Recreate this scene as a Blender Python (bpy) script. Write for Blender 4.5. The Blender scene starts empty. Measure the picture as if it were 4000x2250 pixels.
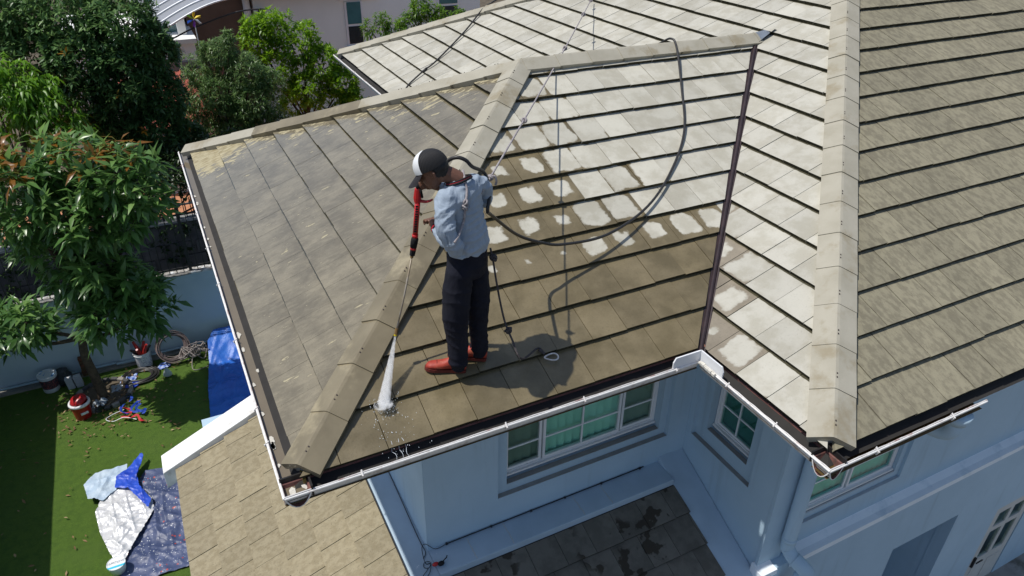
import bpy, bmesh, math, random
import numpy as np
from mathutils import Vector, Matrix, noise as mnoise

SC = bpy.context.scene
COL = SC.collection
random.seed(7); RNG = np.random.default_rng(7)

# ------------------------------------------------------------------ camera
CAM = np.array([-0.203, -3.441, 3.470])
CR = np.array([0.8918, -0.4514, 0.0149]); CU = np.array([0.2224, 0.4674, 0.8556]); CF = np.array([0.3929, 0.7607, -0.5165])
cd = bpy.data.cameras.new('camera'); cam = bpy.data.objects.new('camera', cd); COL.objects.link(cam)
cd.sensor_width = 36; cd.lens = 25.259; cd.clip_start = 0.05; cd.clip_end = 2000
m = Matrix.Identity(4)
for i in range(3):
    m[i][0] = CR[i]; m[i][1] = CU[i]; m[i][2] = -CF[i]; m[i][3] = CAM[i]
cam.matrix_world = m
SC.camera = cam

# ------------------------------------------------------------------ sky, sun, exposure
SUN_AZ, SUN_EL = math.radians(106), math.radians(65)      # the direction the light travels to, height of the sun
SD = Vector((math.sin(SUN_AZ)*math.cos(SUN_EL), math.cos(SUN_AZ)*math.cos(SUN_EL), -math.sin(SUN_EL)))
wd = bpy.data.worlds.new('World'); SC.world = wd; wd.use_nodes = True
wn = wd.node_tree; wn.nodes.clear()
sky = wn.nodes.new('ShaderNodeTexSky'); sky.sky_type = 'NISHITA'; sky.sun_disc = False
sky.sun_elevation = SUN_EL; sky.sun_rotation = SUN_AZ + math.pi
sky.air_density = 1.0; sky.dust_density = 1.0; sky.ozone_density = 1.0
bg = wn.nodes.new('ShaderNodeBackground'); bg.inputs['Strength'].default_value = 0.115
wo = wn.nodes.new('ShaderNodeOutputWorld')
wn.links.new(sky.outputs[0], bg.inputs[0]); wn.links.new(bg.outputs[0], wo.inputs[0])
sl = bpy.data.lights.new('sun', 'SUN'); sl.energy = 4.1; sl.angle = math.radians(0.6); sl.color = (1.0, 0.965, 0.90)
so = bpy.data.objects.new('sun', sl); COL.objects.link(so); so.location = (-8, 5, 14)
so.rotation_euler = SD.to_track_quat('-Z', 'Y').to_euler()
SC.cycles.volume_bounces = 6
SC.view_settings.view_transform = 'Standard'; SC.view_settings.look = 'None'
SC.view_settings.exposure = 0.0; SC.view_settings.gamma = 1.0

# ------------------------------------------------------------------ helpers: objects
def tag(o, label=None, cat=None, group=None, kind=None):
    if label: o['label'] = label
    if cat: o['category'] = cat
    if group: o['group'] = group
    if kind: o['kind'] = kind
    return o
def empty(name, loc=(0, 0, 0)):
    o = bpy.data.objects.new(name, None); COL.objects.link(o); o.location = loc; o.empty_display_size = .2
    return o
def put(o, parent):
    if parent is not None:
        o.parent = parent
        o.matrix_parent_inverse = Matrix.Translation(-world_loc(parent))
    return o
def world_loc(o):
    v = Vector(o.location)
    return v
def link_mesh(name, me, mat=None, parent=None, smooth=False):
    if mat is not None:
        for mm in (mat if isinstance(mat, (list, tuple)) else [mat]): me.materials.append(mm)
    if smooth:
        me.polygons.foreach_set('use_smooth', np.ones(len(me.polygons), bool))
    o = bpy.data.objects.new(name, me); COL.objects.link(o)
    return put(o, parent)
class MB:
    """collects shapes given in world coordinates, builds ONE mesh object"""
    def __init__(s): s.v = []; s.f = []; s.mi = []; s.cur = 0
    def add(s, vs, fs):
        b = len(s.v); s.v.extend([tuple(map(float, p)) for p in vs])
        for f in fs: s.f.append(tuple(b+i for i in f)); s.mi.append(s.cur)
        return s
    def box(s, a, b):
        (x0, y0, z0), (x1, y1, z1) = a, b
        x0, x1 = min(x0, x1), max(x0, x1); y0, y1 = min(y0, y1), max(y0, y1); z0, z1 = min(z0, z1), max(z0, z1)
        return s.add([(x0,y0,z0),(x1,y0,z0),(x1,y1,z0),(x0,y1,z0),(x0,y0,z1),(x1,y0,z1),(x1,y1,z1),(x0,y1,z1)],
              [(0,3,2,1),(4,5,6,7),(0,1,5,4),(1,2,6,5),(2,3,7,6),(3,0,4,7)])
    def obox(s, c, ax, ay, az):
        c = np.array(c, float); ax, ay, az = (np.array(q, float) for q in (ax, ay, az))
        vs = [c+i*ax+j*ay+k*az for k in (-1, 1) for j in (-1, 1) for i in (-1, 1)]
        return s.add(vs, [(0,2,3,1),(4,5,7,6),(0,1,5,4),(1,3,7,5),(3,2,6,7),(2,0,4,6)])
    def tube(s, pts, r, n=8, cap=True):
        pts = [np.array(p, float) for p in pts]; N = len(pts)
        rs = r if isinstance(r, (list, tuple, np.ndarray)) else [r]*N
        rings = []; ref = None
        for i in range(N):
            t = pts[min(i+1, N-1)]-pts[max(i-1, 0)]; t = t/(np.linalg.norm(t)+1e-12)
            if ref is None:
                ref = np.array([0, 0, 1.]) if abs(t[2]) < .9 else np.array([1., 0, 0])
            a = ref-t*(ref@t); a /= np.linalg.norm(a)+1e-12; b = np.cross(t, a); ref = a
            rr = rs[i]; ra, rb = rr if isinstance(rr, (tuple, list)) else (rr, rr)
            rings.append([pts[i]+a*ra*math.cos(2*math.pi*k/n)+b*rb*math.sin(2*math.pi*k/n) for k in range(n)])
        vs = [p for R in rings for p in R]; fs = []
        for i in range(N-1):
            for k in range(n):
                fs.append((i*n+k, i*n+(k+1) % n, (i+1)*n+(k+1) % n, (i+1)*n+k))
        if cap: fs += [tuple(range(n-1, -1, -1)), tuple(range((N-1)*n, N*n))]
        return s.add(vs, fs)
    def lathe(s, c, prof, n=24, ax=(0, 0, 1)):
        ax = np.array(ax, float); ax /= np.linalg.norm(ax)
        a = np.cross(ax, [1, 0, 0] if abs(ax[0]) < .9 else [0, 1, 0]); a /= np.linalg.norm(a); b = np.cross(ax, a)
        c = np.array(c, float); vs = []; fs = []
        for r, h in prof:
            for k in range(n): vs.append(c+ax*h+(a*math.cos(2*math.pi*k/n)+b*math.sin(2*math.pi*k/n))*r)
        for i in range(len(prof)-1):
            for k in range(n): fs.append((i*n+k, i*n+(k+1) % n, (i+1)*n+(k+1) % n, (i+1)*n+k))
        return s.add(vs, fs)
    def build(s, name, mat, parent=None, smooth=False, bevel=0):
        me = bpy.data.meshes.new(name)
        off = np.array(world_loc(parent)) if False else np.zeros(3)
        me.from_pydata(s.v, [], s.f); me.update()
        bm = bmesh.new(); bm.from_mesh(me); bmesh.ops.recalc_face_normals(bm, faces=bm.faces)
        if bevel: bmesh.ops.bevel(bm, geom=list(bm.edges), offset=bevel, segments=2, affect='EDGES', profile=.6)
        bm.to_mesh(me); bm.free()
        if isinstance(mat, (list, tuple)) and not bevel: me.polygons.foreach_set('material_index', s.mi)
        return link_mesh(name, me, mat, parent, smooth)
def smooth_path(pts, n=8):
    pts = [np.array(p, float) for p in pts]; out = []
    for i in range(len(pts)-1):
        p0 = pts[max(i-1, 0)]; p1 = pts[i]; p2 = pts[i+1]; p3 = pts[min(i+2, len(pts)-1)]
        for j in range(n):
            t = j/n
            out.append(.5*((2*p1)+(-p0+p2)*t+(2*p0-5*p1+4*p2-p3)*t*t+(-p0+3*p1-3*p2+p3)*t**3))
    out.append(pts[-1]); return out
def pix(P):
    d = np.asarray(P, float)-CAM; zc = d@CF
    return 512+1024*25.259/36*(d@CR)/zc, 288-1024*25.259/36*(d@CU)/zc, zc

# ------------------------------------------------------------------ helpers: materials
class NT:
    def __init__(s, name):
        s.m = bpy.data.materials.new(name); s.m.use_nodes = True; s.t = s.m.node_tree; s.t.nodes.clear()
        s.out = s.n('ShaderNodeOutputMaterial'); s._tc = None
    def n(s, ty, **kw):
        nd = s.t.nodes.new(ty)
        for k, v in kw.items(): setattr(nd, k, v)
        return nd
    def l(s, a, b): s.t.links.new(a, b)
    def setin(s, sock, v):
        if hasattr(v, 'is_linked') or isinstance(v, bpy.types.NodeSocket): s.l(v, sock)
        elif isinstance(v, (tuple, list)) and len(v) == 3 and sock.type == 'RGBA': sock.default_value = (*v, 1)
        else: sock.default_value = v
    def obj(s):
        if s._tc is None: s._tc = s.n('ShaderNodeTexCoord')
        return s._tc.outputs['Object']
    def map(s, vec, scale=(1, 1, 1), rot=(0, 0, 0), loc=(0, 0, 0)):
        nd = s.n('ShaderNodeMapping'); s.l(vec, nd.inputs[0])
        nd.inputs['Scale'].default_value = scale; nd.inputs['Rotation'].default_value = rot; nd.inputs['Location'].default_value = loc
        return nd.outputs[0]
    def noise(s, scale, detail=4, rough=.55, vec=None, dist=0, color=False):
        nd = s.n('ShaderNodeTexNoise'); s.l(vec if vec is not None else s.obj(), nd.inputs['Vector'])
        nd.inputs['Scale'].default_value = scale; nd.inputs['Detail'].default_value = detail
        nd.inputs['Roughness'].default_value = rough; nd.inputs['Distortion'].default_value = dist
        return nd.outputs['Color' if color else 'Fac']
    def vor(s, scale, vec=None, feature='F1', out='Distance'):
        nd = s.n('ShaderNodeTexVoronoi', feature=feature); s.l(vec if vec is not None else s.obj(), nd.inputs['Vector'])
        nd.inputs['Scale'].default_value = scale
        return nd.outputs[out]
    def math(s, op, a, b=0.0, c=None, clamp=False):
        nd = s.n('ShaderNodeMath', operation=op); nd.use_clamp = clamp
        s.setin(nd.inputs[0], a); s.setin(nd.inputs[1], b)
        if c is not None: s.setin(nd.inputs[2], c)
        return nd.outputs[0]
    def step(s, v, a, b, to0=0.0, to1=1.0, smooth=True):
        nd = s.n('ShaderNodeMapRange'); nd.interpolation_type = 'SMOOTHSTEP' if smooth else 'LINEAR'
        s.setin(nd.inputs[0], v)
        for i, q in enumerate((a, b, to0, to1)): nd.inputs[1+i].default_value = q
        return nd.outputs[0]
    def mix(s, fac, a, b, mode='MIX'):
        nd = s.n('ShaderNodeMix', data_type='RGBA', blend_type=mode); nd.clamp_factor = True
        s.setin(nd.inputs[0], fac); s.setin(nd.inputs[6], a); s.setin(nd.inputs[7], b)
        return nd.outputs[2]
    def attr(s, name):
        nd = s.n('ShaderNodeAttribute'); nd.attribute_name = name; return nd.outputs['Fac']
    def uv(s):
        nd = s.n('ShaderNodeUVMap'); nd.uv_map = 'UVMap'; return nd.outputs[0]
    def sep(s, v):
        nd = s.n('ShaderNodeSeparateXYZ'); s.l(v, nd.inputs[0]); return nd.outputs
    def bump(s, h, strength=.3, dist=.01):
        nd = s.n('ShaderNodeBump'); nd.inputs['Strength'].default_value = strength; nd.inputs['Distance'].default_value = dist
        s.l(h, nd.inputs['Height']); return nd.outputs[0]
    def bsdf(s, base, rough=.7, spec=.4, metallic=0, normal=None, alpha=None, **kw):
        nd = s.n('ShaderNodeBsdfPrincipled')
        s.setin(nd.inputs['Base Color'], base); s.setin(nd.inputs['Roughness'], rough)
        s.setin(nd.inputs['Specular IOR Level'], spec); s.setin(nd.inputs['Metallic'], metallic)
        if normal is not None: s.l(normal, nd.inputs['Normal'])
        if alpha is not None: s.setin(nd.inputs['Alpha'], alpha)
        for k, v in kw.items(): s.setin(nd.inputs[k.replace('_', ' ')], v)
        return nd.outputs[0]
    def done(s, sh): s.l(sh, s.out.inputs[0]); return s.m
def simple(name, c1, c2=None, scale=8, rough=.7, spec=.4, bump=.15, bdist=.01, detail=5, metallic=0, grime=None, gscale=2.5):
    t = NT(name); c2 = c2 or tuple(q*.8 for q in c1)
    nz = t.noise(scale, detail); base = t.mix(t.step(nz, .3, .7), c1, c2)
    if grime:
        g = t.step(t.noise(gscale, 6, .65), .52, .68); base = t.mix(g, base, grime)
    nm = t.bump(t.noise(scale*5, 4), bump, bdist) if bump else None
    return t.done(t.bsdf(base, rough, spec, metallic, nm))

def tile_mat(name, dry1, dry2, wet1, wet2, streak=None, wet_rough=.32, dirt=None, dirt_amt=.5, speck=.3, moss=0.0, tonevar=.20, blotch=None, coat=.25):
    """concrete roof tile: dry film, wet film in the joints and patches, streaks down the slope"""
    t = NT(name); o = t.obj()
    sd = t.attr('seed'); dry = t.attr('dry')
    if streak == 'x': sv = t.map(o, (8.0, 24, 12))
    elif streak == 'y': sv = t.map(o, (22, 9.5, 12))
    elif streak == 'iso': sv = t.map(o, (15, 19, 15)); streak = None
    else: sv = t.map(o, (4, 4, 4))
    off = t.n('ShaderNodeVectorMath', operation='ADD'); t.l(sv, off.inputs[0])
    comb = t.n('ShaderNodeCombineXYZ'); t.l(t.math('MULTIPLY', sd, 31.0), comb.inputs[0]); t.l(t.math('MULTIPLY', sd, 17.0), comb.inputs[1]); t.l(comb.outputs[0], off.inputs[1])
    st = t.noise(1.0, 6, .6, off.outputs[0]); fine = t.noise(70, 4, .6); mid = t.noise(13, 5, .6)
    dc = t.mix(t.step(st, .3, .72), dry1, dry2)
    if dirt is not None:
        dm = t.math('MULTIPLY', t.step(t.math('ADD', st, t.math('MULTIPLY', t.math('SUBTRACT', mid, .5), .5)), .42, .62), dirt_amt)
        dc = t.mix(dm, dc, dirt)
    dc = t.mix(t.math('MULTIPLY', t.step(fine, .55, .75), speck), dc, tuple(q*.45 for q in dry1))
    wc = t.mix(t.step(t.noise(3.2, 5, .6), .35, .68), wet1, wet2)
    wc = t.mix(t.math('MULTIPLY', t.step(st, .45, .7), .35), wc, tuple(q*1.35 for q in wet2))
    wc = t.mix(t.math('MULTIPLY', t.step(fine, .5, .75), .35), wc, tuple(q*.55 for q in wet1))
    u, v, _ = t.sep(t.uv())
    qx = t.math('POWER', t.math('ABSOLUTE', t.math('MULTIPLY', t.math('SUBTRACT', u, t.math('MULTIPLY_ADD', sd, .14, .43)), 2.0)), 5.0)
    qy = t.math('POWER', t.math('ABSOLUTE', t.math('MULTIPLY', t.math('SUBTRACT', v, .52), 2.0)), 5.0)
    mm = t.math('POWER', t.math('ADD', qx, qy), .2)
    if streak:
        mm = t.math('MULTIPLY', mm, .35)
        nz = t.math('MULTIPLY', t.math('SUBTRACT', st, .5), 3.2)
    else:
        nz = t.math('MULTIPLY', t.math('SUBTRACT', t.noise(6.5, 7, .64), .5), 1.0)
    nz = t.math('ADD', nz, t.math('MULTIPLY', t.math('SUBTRACT', t.noise(1.7, 3, .5), .5), .7))
    val = t.math('SUBTRACT', t.math('SUBTRACT', t.math('MULTIPLY_ADD', dry, 2.3, -.40), mm), nz)
    mask = t.step(val, -.065, .065)
    rim = t.math('MULTIPLY', t.step(val, .16, .0), .30)
    dc = t.mix(rim, dc, tuple(q*.78 for q in dry2))
    # moss and dirt lodged in the step under the next course
    if moss:
        mk = t.step(t.math('ADD', v, t.math('MULTIPLY', t.math('SUBTRACT', mid, .5), .05)), 1-moss-.008, 1-moss+.008)
        mossc = t.mix(fine, (.030,.027,.014), (.075,.066,.034))
    if blotch is not None:
        bl_ = t.math('MULTIPLY', t.step(t.noise(5.5, 3, .5), .56, .60), t.step(t.noise(1.2, 2), .46, .54)); dc = t.mix(bl_, dc, blotch)
    # per-tile tone
    tone = t.math('MULTIPLY_ADD', sd, tonevar, 1-tonevar/2)
    base = t.mix(mask, wc, dc)
    if moss: base = t.mix(mk, base, mossc)
    tn = t.n('ShaderNodeVectorMath', operation='SCALE'); t.l(base, tn.inputs[0]); t.l(tone, tn.inputs['Scale'])
    rough = t.math('MULTIPLY_ADD', mask, .85-wet_rough, wet_rough)
    rough = t.math('ADD', rough, t.math('MULTIPLY', t.math('SUBTRACT', mid, .5), .25))
    h = t.math('ADD', t.math('MULTIPLY', fine, .6), mid)
    return t.done(t.bsdf(tn.outputs[0], rough, .45, 0, t.bump(h, .28, .006), Coat_Weight=t.math('MULTIPLY', t.math('SUBTRACT', 1.0, mask), coat), Coat_Roughness=.14))

M = {}
M['tile_s'] = tile_mat('tile_half_dry', (.475,.455,.385), (.405,.385,.32), (.122,.097,.050), (.180,.145,.082), None, .40, dirt=(.34,.315,.245), dirt_amt=.40)
M['tile_mw'] = tile_mat('tile_pale_dry', (.445,.428,.37), (.385,.368,.31), (.20,.17,.125), (.25,.215,.16), None, .40, dirt=(.33,.308,.245), dirt_amt=.45, moss=.045)
M['tile_w'] = tile_mat('tile_wet_streaked', (.38,.335,.215), (.31,.27,.165), (.150,.128,.086), (.228,.197,.134), 'x', .17, dirt=(.21,.165,.085), dirt_amt=.7, moss=.040, tonevar=.09, coat=.45)
M['tile_ms'] = tile_mat('tile_dirty_streaked', (.240,.218,.150), (.202,.182,.124), (.2,.18,.14), (.25,.22,.17), 'y', .5, dirt=(.118,.104,.074), dirt_amt=.45, speck=.6)
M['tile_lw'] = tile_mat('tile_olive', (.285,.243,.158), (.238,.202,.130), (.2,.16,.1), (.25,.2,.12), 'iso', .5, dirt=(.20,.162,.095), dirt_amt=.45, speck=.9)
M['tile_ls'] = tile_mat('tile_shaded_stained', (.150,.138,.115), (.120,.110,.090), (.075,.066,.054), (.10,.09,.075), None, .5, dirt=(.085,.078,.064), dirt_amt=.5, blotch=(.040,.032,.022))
M['tile_edge'] = simple('mossy_tile_edge', (.045,.042,.024), (.022,.021,.014), 30, .95, .2, .5, .006, grime=(.09,.08,.045), gscale=12)
M['deck'] = simple('roof_underlay', (.03,.028,.026), rough=.9)
M['hip'] = simple('hip_tile_concrete', (.375,.35,.285), (.32,.297,.235), 3.5, .78, .3, .35, .006, grime=(.27,.235,.165), gscale=2.6)
M['hip_wet'] = simple('hip_tile_wet', (.22,.185,.12), (.165,.138,.088), 3.0, .42, .45, .3, .006, grime=(.33,.28,.18), gscale=1.7)
def render_mat():
    t = NT('painted_render'); o = t.obj()
    base = t.mix(t.step(t.noise(1.6, 5), .3, .7), (.42,.555,.665), (.385,.515,.62))
    drip = t.math('MULTIPLY', t.step(t.noise(1, 5, .6, t.map(o, (9, 9, .55))), .54, .74), .30); base = t.mix(drip, base, (.27,.35,.41))
    blot = t.math('MULTIPLY', t.step(t.noise(3.1, 6, .7), .55, .75), .22); base = t.mix(blot, base, (.52,.62,.69))
    chip = t.step(t.noise(11, 5, .7), .735, .745); base = t.mix(chip, base, (.72,.76,.78))
    return t.done(t.bsdf(base, .82, .3, 0, t.bump(t.noise(40, 5), .3, .004)))
M['wall'] = render_mat()
M['white'] = simple('white_paint', (.80,.80,.79), (.74,.74,.73), 5, .55, .4, .1, .003, grime=(.55,.53,.5), gscale=6)
M['white_clean'] = simple('white_frame_paint', (.78,.79,.80), (.72,.73,.75), 3, .4, .5, 0)
M['sill'] = simple('dusty_sill', (.30,.30,.29), (.25,.25,.245), 9, .9, .2, .2, .004)
M['gutter'] = simple('gutter_red_brown', (.20,.085,.07), (.13,.055,.045), 14, .6, .4, .25, .004, grime=(.07,.05,.04), gscale=7)
M['valley'] = simple('valley_dark_metal', (.045,.028,.030), (.03,.02,.022), 9, .45, .5, .1, .003)
M['rust'] = simple('rusty_copper', (.30,.13,.085), (.18,.075,.05), 20, .6, .4, .2, .004)

# ================================================================== THE SETTING
T = 0.4673                      # roof slope
D, MM, L, NN = 3.284, 1.338, 6.72, 11.21   # wing length, main roof projection, wing width, main roof north end
ZG = -5.88                      # garden level (0 = gutter rim)

# turf, earth
def turf_mat():
    t = NT('artificial_turf'); o = t.obj()
    fine = t.noise(160, 3, .7); mid = t.noise(9, 5, .6); big = t.noise(1.1, 4, .6)
    c = t.mix(t.step(fine, .32, .68), (.058,.115,.014), (.135,.235,.032))
    c = t.mix(t.math('MULTIPLY', t.step(mid, .4, .7), .5), c, (.05,.105,.016))
    c = t.mix(t.math('MULTIPLY', t.step(big, .45, .7), .4), c, (.10,.165,.032))
    return t.done(t.bsdf(c, .75, .25, 0, t.bump(fine, .9, .03)))
M['turf'] = turf_mat()
M['soil'] = simple('dry_soil', (.13,.105,.075), (.085,.07,.05), 3, .95, .2, .5, .03)
M['paving'] = simple('concrete_paving', (.30,.285,.26), (.24,.225,.205), 5, .9, .25, .3, .006, grime=(.13,.12,.10), gscale=2)
M['terracotta'] = simple('terracotta_yard', (.50,.235,.13), (.42,.19,.10), 6, .9, .2, .2, .01)
g = MB(); g.add([(-300,-300,ZG-.06),(300,-300,ZG-.06),(300,300,ZG-.06),(-300,300,ZG-.06)], [(0,1,2,3)])
tag(g.build('ground', M['soil']), kind='structure')
g = MB(); n_ = 34
xs = np.linspace(-4.15, 6.5, n_); ys = np.linspace(-1.0, 10.93, n_)
vs = [(x, y, ZG+.012*mnoise.noise(Vector((x*.9, y*.9, 0)))) for y in ys for x in xs]
g.add(vs, [(j*n_+i, j*n_+i+1, (j+1)*n_+i+1, (j+1)*n_+i) for j in range(n_-1) for i in range(n_-1)])
tag(g.build('lawn', M['turf'], smooth=True), kind='structure')
g = MB(); g.box((-4.15, 10.93, ZG-.05), (6.5, 11.1, ZG+.03)); tag(g.build('drain_kerb', M['paving']), kind='structure')
g = MB(); g.add([(6.5,-8,ZG),(20,-8,ZG),(20,4,ZG),(6.5,4,ZG)], [(0,1,2,3)]); tag(g.build('pavement', M['paving']), kind='structure')
g = MB(); g.add([(-8,13.6,ZG+.02),(14,13.6,ZG+.02),(14,20.5,ZG+.02),(-8,20.5,ZG+.02)], [(0,1,2,3)]); tag(g.build('neighbour_yard', M['terracotta']), kind='structure')

# ------------------------------------------------------------------ the house
house = empty('house', (4.3, 2.5, ZG))
tag(house, 'pale blue two-storey house with grey concrete tiled hip roofs, under the worker', 'house')

def clip_poly(poly, h):
    na, nd, c = h; out = []
    for i in range(len(poly)):
        p, q = poly[i], poly[(i+1) % len(poly)]
        fp = na*p[0]+nd*p[1]-c; fq = na*q[0]+nd*q[1]-c
        if fp <= 0: out.append(p)
        if fp*fq < 0:
            s = fp/(fp-fq); out.append((p[0]+s*(q[0]-p[0]), p[1]+s*(q[1]-p[1])))
    return out
PITCH, TW = 0.311, 0.327
TILES = []
def tiles(parent, fn, nrm, e0, rows, a0, a1, clips, mat, dryfn, lift=.011, gap=.005, off=0.0):
    nrm = np.array(nrm, float); nrm /= np.linalg.norm(nrm)
    for k in range(rows):
        d0 = e0+PITCH*k; d1 = d0+PITCH+.05
        sh = (TW/2 if k % 2 else 0)+off
        j0 = math.floor((a0-sh)/TW); j1 = math.ceil((a1-sh)/TW)
        for j in range(j0, j1):
            ta, tb = sh+j*TW+gap/2, sh+(j+1)*TW-gap/2
            jd = random.uniform(-.004, .004)
            poly = [(ta, d0+jd), (tb, d0+jd), (tb, d1), (ta, d1)]
            cl = clips((ta+tb)/2, d0+PITCH/2)
            for h in cl:
                poly = clip_poly(poly, h)
                if len(poly) < 3: break
            if len(poly) < 3: continue
            ar = abs(sum(poly[i][0]*poly[(i+1) % len(poly)][1]-poly[(i+1) % len(poly)][0]*poly[i][1] for i in range(len(poly))))/2
            if ar < .0015: continue
            fl_ = .3 if mat == 'tile_w' else 1.0; tl = random.uniform(-.0025, .0025)*fl_; tw = random.uniform(-.006, .006)*fl_
            hh = lambda a, d: lift+tl-.036*(d-d0)/PITCH+tw*(a-ta)
            top = [np.array(fn(a, d))+nrm*hh(a, d) for a, d in poly]
            bot = [np.array(fn(a, d))+nrm*(hh(a, d)-.034) for a, d in poly]
            n = len(poly)
            fs = [tuple(range(n)), tuple(range(2*n-1, n-1, -1))]+[(i, n+i, n+(i+1) % n, (i+1) % n) for i in range(n)]
            fr_ = [False, False]+[poly[i][1] < d0+.012 and poly[(i+1) % n][1] < d0+.012 for i in range(n)]
            uv = [((a-ta)/(tb-ta), (d-d0)/(PITCH+.0)) for a, d in poly]*2
            ac, dc = (ta+tb)/2, d0+PITCH/2
            c = np.array(fn(ac, dc)); px, py, zc = pix(c)
            vis = -60 < px < 1084 and -60 < py < 640
            view = CAM-c; fac = max(0, (view/np.linalg.norm(view))@nrm)
            TILES.append(dict(fr=fr_, v=top+bot, f=fs, uv=uv, mat=mat, dry=([float(np.clip(dryfn(a, d), 0, 1)) for a, d in poly]*2 if mat == 'tile_w' else [float(np.clip(dryfn(ac, dc), 0, 1))]*(2*n)), seed=random.random(),
                              size=(ar*fac/zc**2 if vis else 0), parent=parent))
def tile_mesh(name, tl, mats):
    V = []; F = []; UV = []; DR = []; SE = []; MI = []
    for t in tl:
        b = len(V); V += [tuple(p) for p in t['v']]; m0 = len(MI); DR += t['dry']
        for f in t['f']:
            F.append(tuple(b+i for i in f)); UV += [t['uv'][i] for i in f]; SE.append(t['seed']); MI.append(len(mats) if t['fr'][len(MI)-m0] else mats.index(t['mat']))
    me = bpy.data.meshes.new(name); me.from_pydata(V, [], F)
    ul = me.uv_layers.new(name='UVMap'); ul.data.foreach_set('uv', np.array(UV, np.float32).ravel())
    for nm, val, dm_ in (('dry', DR, 'POINT'), ('seed', SE, 'FACE')):
        at = me.attributes.new(nm, 'FLOAT', dm_); at.data.foreach_set('value', np.array(val, np.float32))
    for mm in mats: me.materials.append(M[mm])
    me.materials.append(M['tile_edge'])
    me.polygons.foreach_set('material_index', MI)
    bm = bmesh.new(); bm.from_mesh(me); bmesh.ops.recalc_face_normals(bm, faces=bm.faces); bm.to_mesh(me); bm.free()
    return me

# roof decks (parts) that carry the tiles
H = T*L/2; XR = D+L/2
HM = T*(NN+MM)/2; XM = D+(NN+MM)/2; YM = (NN-MM)/2
e = .06
g = MB()   # wing
g.add([(e,e,T*e),(D+e,e,T*e),(XR,L/2,H),(L/2,L/2,H)], [(0,1,2,3)])
g.add([(e,e,T*e),(L/2,L/2,H),(e,L-e,T*e)], [(0,1,2)])
g.add([(e,L-e,T*e),(L/2,L/2,H),(XR,L/2,H),(D+e,L-e,T*e)], [(0,1,2,3)])
g.v = [(x_, y_, z_-.075) for x_, y_, z_ in g.v]
wing_roof = g.build('roof', M['deck'], house)
tag(wing_roof, label='wing roof with wet west slope and half-washed south slope')
g = MB()
g.add([(D+e,-MM+e,T*e),(D+e,e,T*e),(XR,L/2,H),(D+e,L-e,T*e),(D+e,NN-e,T*e),(XM,YM,HM)], [(0,1,2,5),(2,3,4,5)])
g.add([(D+e,-MM+e,T*e),(XM,YM,HM),(14,YM,HM),(14,-MM+e,T*e)], [(0,1,2,3)])
g.add([(D+e,NN-e,T*e),(14,NN-e,T*e),(14,YM,HM),(XM,YM,HM)], [(0,1,2,3)])
g.v = [(x_, y_, z_-.075) for x_, y_, z_ in g.v]
main_roof = g.build('roof', M['deck'], house)
tag(main_roof, label='large main roof with pale west slope and streaked grey south slope')
XE, ZE = -0.90, -3.12           # lower west roof eave
fLW = lambda a, d: (XE+d, a, ZE+T*d)
YE, ZS = -2.4, -2.36-T*3.1      # lower south roof: top meets the ledge at y=.70
fLS = lambda a, d: (a, YE+d, ZS+T*d)
g = MB()
g.add([(XE+.02,4.2,ZE-.005),(XE+.02,-2.5,ZE-.005),(.97,-2.5,ZE+T*1.87),(.97,4.2,ZE+T*1.87)], [(0,1,2,3)])
g.add([(.97,-2.4,ZS),(3.96,-2.4,ZS),(3.96,.72,ZS+T*3.12),(.97,.72,ZS+T*3.12)], [(0,1,2,3)])
low_roof = g.build('roof', M['deck'], house)
tag(low_roof, label='lower storey roof of olive tiles in sun and dark stained tiles in shade')

# ---- dry or wet, tile by tile
rj = lambda s=.1: random.uniform(-s, s)
def dry_s(x, y):
    v = .33+.16*(x-y)+.30*(y-1.7)-max(0, 1.30-y)*1.2
    if x-y < 1.3 and y > 1.6: v += .55*mnoise.noise(Vector((x*1.6, y*1.6, 2.0)))*(1.3-(x-y))
    if y > 1.2: v -= .30*max(0, 1-(x-y)/1.0)*(.6+.8*random.random())
    return v+rj(.13)
def dry_w(y, x):
    dn = (L-y)-x; nz = mnoise.noise(Vector((x*1.1, y*1.1, 7.0)))
    v = -.20
    v += max(0, 1-dn/.75)*(.60+.30*nz)                       # still half dry along the far hip
    v += max(0, 1-x/.85)*max(0, 1-max(0, dn-.5)/1.1)*1.15     # unwashed corner by the gutter
    return v
def dry_mw(y, d):
    if y > L/2: return .95
    dist = d-y
    return .20+.50*dist+.30*d+rj(.08)
tiles(wing_roof, lambda a, d: (a, d, T*d), (0,-T,1), .095, 11, 0, 8, lambda a, d: [(-1,1,-.03),(1,-1,D-.045),(0,1,L/2-.03)], 'tile_s', dry_s, off=.06)
tiles(wing_roof, lambda a, d: (d, a, T*d), (-T,0,1), .135, 11, 0, L, lambda a, d: [(-1,1,-.03),(1,1,L-.03),(0,1,L/2-.03)], 'tile_w', dry_w, off=.15, gap=.002)
def clip_mw(a, d):
    cl = [(-1,1,MM-.03),(1,1,NN-.03)]
    cl.append((1,-1,-.045) if a < L/2 else (-1,-1,-L-.045+.0))
    return cl
tiles(main_roof, lambda a, d: (D+d, a, T*d), (-T,0,1), .098, 20, -MM, NN, clip_mw, 'tile_mw', dry_mw, off=.02)
tiles(main_roof, lambda a, d: (a, -MM+d, T*d), (0,-T,1), .098, 20, D, 13.5, lambda a, d: [(-1,1,-D-.03)], 'tile_ms', lambda a, d: .95, off=.0, gap=.008)
tiles(low_roof, fLW, (-T,0,1), .0, 6, -2.4, 4.12, lambda a, d: [(0,1,1.86),(1,0,4.12)], 'tile_lw', lambda a, d: .95, lift=.042, gap=.007)
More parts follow.
